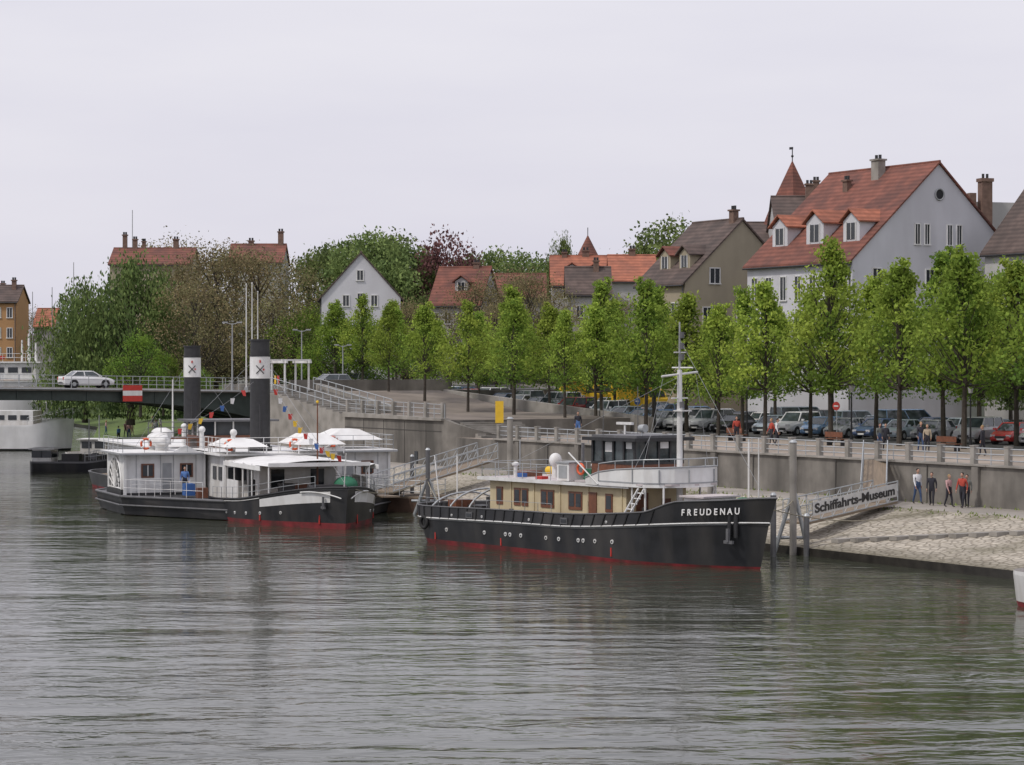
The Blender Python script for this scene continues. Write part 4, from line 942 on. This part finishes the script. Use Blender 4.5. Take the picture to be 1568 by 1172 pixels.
def rope(a,b,sag=.4):
    a=Vector(a);b=Vector(b); mr.line([a.lerp(b,i/10)-Vector((0,0,sag*4*(i/10)*(1-i/10))) for i in range(11)],.025,5)
rope((11.2,104.6,2.7),(13.35,111.6,2.6),.3); rope((11.2,104.6,2.7),Q(17,9.5,1.8),.6); rope((-3,122,1.8),(px(655,142),142,2.0),.6); rope((-8.6,129,2.2),(px(655,142),142,2.2),.5); mr.done()
# ---------------------------------------------------------------- cars
CB={}
def paint(nm,c):
    if nm not in CB:
        m=M('car_paint_'+nm,c,.3,.04,2); m.node_tree.nodes['Principled BSDF'].inputs['Coat Weight'].default_value=.6; CB[nm]=m
    return CB[nm]
def car_mesh(kind,nm,c):
    p=paint(nm,c); o=O('car')
    if kind=='hatch': L=3.9;st=[(-1.95,.45,.80,.74),(-1.85,.25,.93,.82),(-1.2,.2,.95,.86),(0,.2,.94,.87),(.9,.2,.92,.86),(1.5,.22,.82,.83),(1.85,.25,.68,.78),(1.95,.38,.58,.68)];gh=(-1.8,1.05,-1.45,.35,1.44)
    elif kind=='sedan': L=4.5;st=[(-2.25,.45,.85,.74),(-2.15,.25,.95,.82),(-1.3,.2,.97,.87),(0,.2,.94,.88),(.9,.2,.92,.87),(1.7,.22,.82,.84),(2.15,.25,.68,.78),(2.25,.38,.58,.68)];gh=(-1.65,1.1,-1.0,.35,1.42)
    elif kind=='suv': L=4.6;st=[(-2.3,.5,.95,.8),(-2.2,.35,1.08,.86),(-1.3,.3,1.1,.9),(0,.3,1.1,.9),(.9,.3,1.08,.9),(1.7,.32,1.0,.87),(2.15,.35,.88,.82),(2.3,.48,.75,.74)];gh=(-2.15,1.1,-1.95,.5,1.75)
    else: L=4.9;st=[(-2.45,.4,1.15,.85),(-2.4,.3,1.2,.9),(-1.3,.25,1.2,.93),(0,.25,1.2,.93),(1.2,.25,1.15,.93),(1.9,.28,1.05,.9),(2.35,.3,.8,.85),(2.45,.4,.65,.75)];gh=(-2.4,1.9,-2.35,1.1,1.95)
    o.part('body',p); V=[];F=[]
    for x,zb,zt,hw in st:
        V+=[(x,-hw*.93,zb),(x,-hw,zb+.14),(x,-hw,zt-.18),(x,-hw*.9,zt),(x,hw*.9,zt),(x,hw,zt-.18),(x,hw,zb+.14),(x,hw*.93,zb)]
    n=len(st)
    for i in range(n-1):
        for j in range(8): F.append((8*i+j,8*i+(j+1)%8,8*(i+1)+(j+1)%8,8*(i+1)+j))
    F+=[tuple(range(8))[::-1],tuple(range(8*(n-1),8*n))]; o.add(V,F,False)
    xb0,xb1,xt0,xt1,zr=gh; hb=st[3][3]*.88; ht=hb*.82; zb=st[3][2]-.03
    def frus(x0,x1,x2,x3,h0,h1,z0,z1): 
        V=[(x0,-h0,z0),(x1,-h0,z0),(x1,h0,z0),(x0,h0,z0),(x2,-h1,z1),(x3,-h1,z1),(x3,h1,z1),(x2,h1,z1)]
        o.add(V,[(3,2,1,0),(4,5,6,7),(0,1,5,4),(1,2,6,5),(2,3,7,6),(3,0,4,7)])
    o.part('glass',glassW); frus(xb0,xb1,xt0,xt1,hb,ht,zb,zr-.05)
    o.part('roof',p); frus(xt0-.05,xt1+.06,xt0+.1,xt1-.1,ht+.015,ht-.1,zr-.06,zr)
    for sg in(-1,1):
        for a,b in(((xb1,hb),(xt1,ht)),((xb0,hb),(xt0,ht)),(((xb0+xb1)/2-.1,hb),((xt0+xt1)/2-.1,ht))):
            o.cyl((a[0],sg*a[1],zb),(b[0],sg*b[1],zr-.04),.05,.045,5)
        o.part('mirrors',p).box(xb1-.25,sg*(hb+.22),zb+.1,.14,.2,.14).part('roof',p)
        for xw in(-L*.3,L*.31):
            y0=st[3][3]
            o.part('wheels',tyre).cyl((xw,sg*(y0-.2),.31),(xw,sg*(y0+.015),.31),.31,.31,16); o.part('hubs',steel).cyl((xw,sg*y0,.31),(xw,sg*(y0+.025),.31),.19,.17,10)
            o.part('arches',blackM).cyl((xw,sg*(y0-.25),.33),(xw,sg*(y0+.004),.33),.38,.38,16)
        o.part('headlamps',lampg).box(L/2-.12,sg*.56,st[-2][2]-.1,.24,.34,.16)
        o.part('tail_lamps',redP).box(-L/2+.04,sg*.66,st[1][2]-.18,.1,.16,.26)
        o.part('roof',p)
    o.part('grille',blackM).box(L/2-.02,0,.5,.06,.8,.16).box(-L/2+.02,0,.42,.06,1.0,.12)
    o.part('plates',white).box(L/2+.02,0,.36,.02,.5,.11).box(-L/2-.01,0,.6,.02,.5,.11)
    return o.mesh(list(o.P.values()),'car_'+kind+nm)
cols_=[('silver',(.52,.53,.55)),('dark_blue',(.06,.10,.2)),('black',(.04,.04,.045)),('red',(.55,.03,.03)),('white',(.75,.75,.75)),('grey',(.26,.27,.29)),('green',(.05,.13,.10)),('blue',(.14,.25,.42)),('dark_red',(.28,.03,.03)),('ice',(.42,.50,.56))]
CM={}
def car(kind,ci,loc,yaw,name='parked_car'):
    k=(kind,ci)
    if k not in CM: CM[k]=car_mesh(kind,*cols_[ci])
    return inst(name,CM[k],loc,yaw)
rr=random.Random(3)
seq=[5,9,0,2,4,3,0,5,9,1,0,7,4,9,2,0,4,5,7,9,0,8,2,5,0,1,4,3,0]
s=28
for i,ci in enumerate(seq):
    k=rr.choice(['hatch','sedan','hatch','sedan','suv'])
    if ci==3: k='hatch'
    car(k,ci,Q(s,39.0+rr.uniform(-.3,.3),zup(s)+.0),YN+rr.uniform(-.04,.04)+.35); s+=2.9+rr.uniform(0,.35)
    if i%7==6:s+=1.8
s=30
for i in range(24):
    car(rr.choice(['hatch','sedan','suv','van','sedan']),rr.choice([0,1,2,5,7,9,4,0,5]),Q(s,46.0+rr.uniform(-.3,.3),zup(s)),YN+pi+rr.uniform(-.04,.04)); s+=2.85+rr.uniform(0,.8)
s=97
for ci,k in((2,'sedan'),(0,'van'),(5,'suv'),(4,'hatch'),(1,'sedan'),(0,'sedan')):
    car(k,ci,Q(s,40.3,zup(s)),YQ+rr.uniform(-.05,.05)); s+=6
car('suv',0,Q(142,39,zup(142)),pi+.15); car('sedan',5,Q(150,46,zup(150)),pi+.2)
car('sedan',4,B(17.5,-1.2,7.14),YN+pi)
car('hatch',5,B(-6,-3,6.8),YN)
def truck(loc,yaw):
    o=O('yellow_box_truck',loc,yaw); o.part('box_body',yellowP).bx(-3,1.2,-1.1,1.1,.9,3.1); o.part('cab',yellowP).bx(1.25,2.9,-1.05,1.05,.6,1.5)
    o.add([(1.25,-1.05,1.5),(2.9,-1.05,1.5),(2.9,1.05,1.5),(1.25,1.05,1.5),(1.25,-.95,2.4),(2.3,-.95,2.4),(2.3,.95,2.4),(1.25,.95,2.4)],[(4,5,6,7),(0,1,5,4),(1,2,6,5),(2,3,7,6)])
    o.part('windscreen',glass).box(2.62,0,1.95,.12,1.6,.6,Matrix.Rotation(-.58,3,'Y')).box(1.9,-1.02,1.9,.7,.06,.5).box(1.9,1.02,1.9,.7,.06,.5)
    o.part('chassis',blackM).bx(-3,2.9,-.9,.9,.5,.88)
    for x in(-2,2):
        for sg in(-1,1): o.part('wheels',tyre).cyl((x,sg*.8,.45),(x,sg*1.08,.45),.45,.45,14)
    o.part('lamps',lampg).box(2.92,-.8,.85,.05,.25,.15).box(2.92,.8,.85,.05,.25,.15); o.done()
truck(Q(107,45.5,zup(107)),YQ+pi); truck(Q(99,46,zup(99)),YQ+pi)
# ---------------------------------------------------------------- people
skin=M('skin',(.48,.28,.2),.6,.05,5); shoe=M('shoe_leather',(.04,.03,.03),.6)
def cloth(c): return M('cloth',c,.9,.12,8)
hairs=[M('hair_dark',(.03,.02,.015),.7),M('hair_blond',(.3,.2,.09),.7),M('hair_grey',(.3,.3,.3),.7)]
def person(loc,yaw,h,shirt,pants,hair=0,stride=.12,armf=.0,lean=0,sleeve=True):
    k=h/1.75
    J={};E=[]
    hz=.93
    def j(n,x,y,z,r): J[n]=(Vector((x,y,z))*k,r*k)
    j('pel',0,0,hz,.135); j('wai',.01+lean*.1,0,1.08,.12); j('che',.02+lean*.25,0,1.30,.145); j('nk0',.01+lean*.35,0,1.47,.075); j('nk1',.02+lean*.4,0,1.54,.055)
    for sg,n in((1,'l'),(-1,'r')):
        f=stride*sg
        j('hip'+n,.0,.095*sg,hz-.08,.095);j('kne'+n,f*.8+.03,.1*sg,.50,.062);j('ank'+n,f*1.6-.03,.1*sg,.09,.042);j('toe'+n,f*1.6+.14,.12*sg,.04,.035)
        j('sho'+n,.02+lean*.3,.185*sg,1.42,.066);j('elb'+n,-f*.6+.0+lean*.2+armf*.1,.24*sg,1.14,.045);j('wri'+n,-f*.9+.10+armf*.25,.24*sg,.90+armf*.35,.03);j('han'+n,-f*.9+.12+armf*.3,.235*sg,.83+armf*.38,.034)
        E+=[('pel','hip'+n),('hip'+n,'kne'+n),('kne'+n,'ank'+n),('ank'+n,'toe'+n),('che','sho'+n),('sho'+n,'elb'+n),('elb'+n,'wri'+n),('wri'+n,'han'+n)]
    E+=[('pel','wai'),('wai','che'),('che','nk0'),('nk0','nk1')]
    names=list(J); me=bpy.data.meshes.new('b'); me.from_pydata([J[n][0] for n in names],[(names.index(a),names.index(b)) for a,b in E],[])
    ob=bpy.data.objects.new('tmp',me); COL.objects.link(ob)
    md=ob.modifiers.new('s','SKIN'); 
    sv=me.skin_vertices[0].data
    for i,n in enumerate(names): sv[i].radius=(J[n][1],J[n][1]*(1.25 if n in('che','pel','wai') else 1)); sv[i].use_root=(n=='pel')
    ob.modifiers.new('u','SUBSURF').levels=1; ob.modifiers['u'].render_levels=1
    bpy.context.view_layer.update()
    ev=ob.evaluated_get(bpy.context.evaluated_depsgraph_get()); m2=bpy.data.meshes.new_from_object(ev); bpy.data.objects.remove(ob)
    mats=[skin,shirt,pants,shoe,hairs[hair]]
    reg={}
    for a,b in E:
        reg[(a,b)]=3 if 'toe' in b else 2 if a[:3] in('hip','kne') or b[:3]=='hip' else 0 if b[:3] in('han','nk1') else (1 if sleeve or b[:3]!='wri' else 0)
    reg[('pel','wai')]=2
    VV=[tuple(v.co) for v in m2.vertices]; groups={i:[] for i in range(5)}
    for pg in m2.polygons:
        c=pg.center; best=None;bd=9
        for (a,b),r in reg.items():
            A,Bv=J[a][0],J[b][0]; d=Bv-A; t=max(0,min(1,(c-A).dot(d)/d.length_squared)); dd=(c-(A+d*t)).length-(J[a][1]*(1-t)+J[b][1]*t)*.9
            if dd<bd:bd=dd;best=r
        groups[best].append(tuple(pg.vertices))
    o=O('person',loc,yaw)
    for g in range(4):
        o.part('body',mats[g])
        used=sorted({i for f_ in groups[g] for i in f_}); mp={v:i for i,v in enumerate(used)}
        o.add([VV[v] for v in used],[tuple(mp[i] for i in f_) for f_ in groups[g]],True)
    hx=J['nk1'][0]+Vector((.02,0,.12))*k
    o.part('body',skin).ell(hx,.095*k,.075*k,.118*k,14,10)
    o.ell(hx+Vector((.045,0,-.055))*k,.05*k,.045*k,.05*k,8,6); o.cyl(hx+Vector((.09,0,.01))*k,hx+Vector((.112,0,-.02))*k,.008*k,.016*k,5)
    for sg in(-1,1): 
        o.ell(hx+Vector((-.005,.076*sg,-.005))*k,.018*k,.01*k,.03*k,6,4)
        o.part('body',shoe).ell(hx+Vector((.083,.03*sg,.012))*k,.01*k,.013*k,.008*k,6,4); o.part('body',skin)
    o.part('body',redB).box(*(hx+Vector((.093,0,-.055))*k),.008*k,.04*k,.008*k)
    o.part('body',mats[4]).ell(hx+Vector((-.018,0,.028))*k,.098*k,.083*k,.108*k,14,10,-.25)
    for n,sg in(('l',1),('r',-1)):
        hp=J['han'+n][0]; wp=J['wri'+n][0]; d=(hp-wp).normalized()
        o.part('body',skin)
        for i in range(4):
            off=Vector(((i-1.5)*.019,0,0))*k; b=hp+off+d*.02*k; ln=(.042,.05,.046,.036)[i]*k
            m_=b+d*ln; o.cyl(b,m_,.010*k,.009*k,6); o.cyl(m_,m_+(d+Vector((.1,-.5*sg,0))).normalized()*ln*.7,.009*k,.006*k,6)
        o.cyl(hp+Vector((.03,0,.02))*k,hp+Vector((.05,-.012*sg,-.03))*k,.011*k,.008*k,6)
    return o.done(single=True)
wht=cloth((.7,.7,.72));jean=cloth((.06,.10,.2));drk=cloth((.03,.03,.04));pnk=cloth((.5,.3,.3));rd=cloth((.4,.06,.04));bei=cloth((.4,.33,.24));bl_=cloth((.1,.2,.45));gr=cloth((.15,.16,.15))
def pp(p,d,z,yaw,*a,**k): person((px(p,d),d,z),yaw,*a,**k)
zp=1.7
pp(1405,124,zp,-1.2,1.85,wht,jean,0,.14); pp(1427,122.4,zp,-1.9,1.72,drk,drk,0,.1); pp(1453,121.2,zp,-.9,1.66,pnk,drk,1,.12); pp(1474,120.3,zp,-2.2,1.8,rd,drk,0,.12); pp(1481,120.8,zp,-2.0,1.68,gr,drk,0,.1)
zq=3.8
for p,d,y,c1,c2 in((1356,143,-1.6,drk,drk),(1347,144,-1.2,gr,jean),(1420,141,-1.8,bei,drk),(1410,141.5,-1.4,drk,jean),(1128,158,-1.6,rd,drk),(1190,152,-.4,wht,drk),(1182,153,-2.8,rd,drk),(885,172,-1.5,drk,bl_),(1505,135,2.5,drk,drk)):
    pp(p,d,zq,y,R.uniform(1.62,1.82),c1,c2,R.randrange(3),R.uniform(.03,.15))
for i in range(18):
    p=R.choice([130,140,150,160,178,190,200,215,225,235,245,255,240,265,185,150])+R.uniform(-4,4)
    d=R.uniform(250,285); 
    x=px(p,d); rs=(x-O0[0])*T[0]+(d-O0[1])*T[1]; rn=(x-O0[0])*NN[0]+(d-O0[1])*NN[1]-interp(rs,N0)
    z=interp(rn,[(0,.38),(10,1.7),(14,1.7),(14.06,2.2),(31,6.8)])
    if rn<1: continue
    person((x,d,z),R.uniform(0,6),R.uniform(1.6,1.85),R.choice([wht,rd,bl_,drk,bei,pnk]),R.choice([jean,drk,bei]),R.randrange(3),R.uniform(.03,.15))
for x,y,z in((-16.0,-5.2,1.15),):
    a=math.atan2(SF[1],SF[0]); wx=-9.1+x*math.cos(a)-y*math.sin(a); wy=128.6+x*math.sin(a)+y*math.cos(a); person((wx,wy,z),-1.5,1.75,bl_,drk,0,.05)
for s in(24,36,47,58):
    b=O('park_bench',Q(s,27,3.8),YQ); b.part('seat',brownW).bx(-.9,.9,-.25,.2,.42,.47).part('backrest',brownW).bx(-.9,.9,.2,.25,.55,.9).part('legs',blackM).bx(-.75,-.68,-.2,.22,0,.42).bx(.68,.75,-.2,.22,0,.42); b.done()
for s,c in((31,blueP),(55,redP),(80,blueP)):
    b=O('traffic_sign',Q(s,33.3,zup(s)),YN+.3); b.part('post',steel).cyl((0,0,0),(0,0,2.6),.035); b.part('plate',c).cyl((.05,0,2.4),(.07,0,2.4),.3,.3,20); b.part('plate_symbol',white).box(.08,0,2.4,.02,.36,.1); b.done()
# ---------------------------------------------------------------- light, sky, camera
sd=Vector((-.62,-.42,.95)).normalized()
az=math.atan2(sd.x,sd.y); el=math.asin(sd.z)
w=bpy.data.worlds.new('World'); sc.world=w; w.use_nodes=True; nt=w.node_tree;N=nt.nodes;L=nt.links
bg=N['Background']; sky=N.new('ShaderNodeTexSky'); sky.sky_type='NISHITA'; sky.sun_disc=False; sky.sun_elevation=el; sky.sun_rotation=az%(2*pi); sky.dust_density=3; sky.air_density=1.2
tc=N.new('ShaderNodeTexCoord'); mp=N.new('ShaderNodeMapping'); mp.inputs['Scale'].default_value=(1,1,5); nz=N.new('ShaderNodeTexNoise'); nz.inputs['Scale'].default_value=2.2; nz.inputs['Detail'].default_value=5
L.new(tc.outputs['Generated'],mp.inputs[0]); L.new(mp.outputs[0],nz.inputs['Vector'])
rp=N.new('ShaderNodeValToRGB'); rp.color_ramp.elements[0].position=.35; rp.color_ramp.elements[1].position=.72; rp.color_ramp.elements[0].color=(7.3,7.15,8.2,1); rp.color_ramp.elements[1].color=(8.7,8.5,9.1,1)
L.new(nz.outputs['Fac'],rp.inputs['Fac'])
mx=N.new('ShaderNodeMixRGB'); mx.inputs[0].default_value=.92; L.new(sky.outputs[0],mx.inputs[1]); L.new(rp.outputs[0],mx.inputs[2])
L.new(mx.outputs[0],bg.inputs[0]); bg.inputs[1].default_value=.1
sl=bpy.data.lights.new('sun','SUN'); sl.energy=1.8; sl.angle=math.radians(6); sl.color=(1,.95,.88)
so=bpy.data.objects.new('sun',sl); so.rotation_euler=sd.to_track_quat('Z','Y').to_euler(); so.location=(0,0,60); COL.objects.link(so)
cam=bpy.data.cameras.new('camera'); cam.sensor_width=36; cam.lens=36*3600/1568; cam.clip_end=6000; cam.clip_start=.5
co=bpy.data.objects.new('camera',cam); co.location=(0,0,9); co.rotation_euler=(math.radians(90)-math.atan((586-560)/3600),0,0); COL.objects.link(co); sc.camera=co
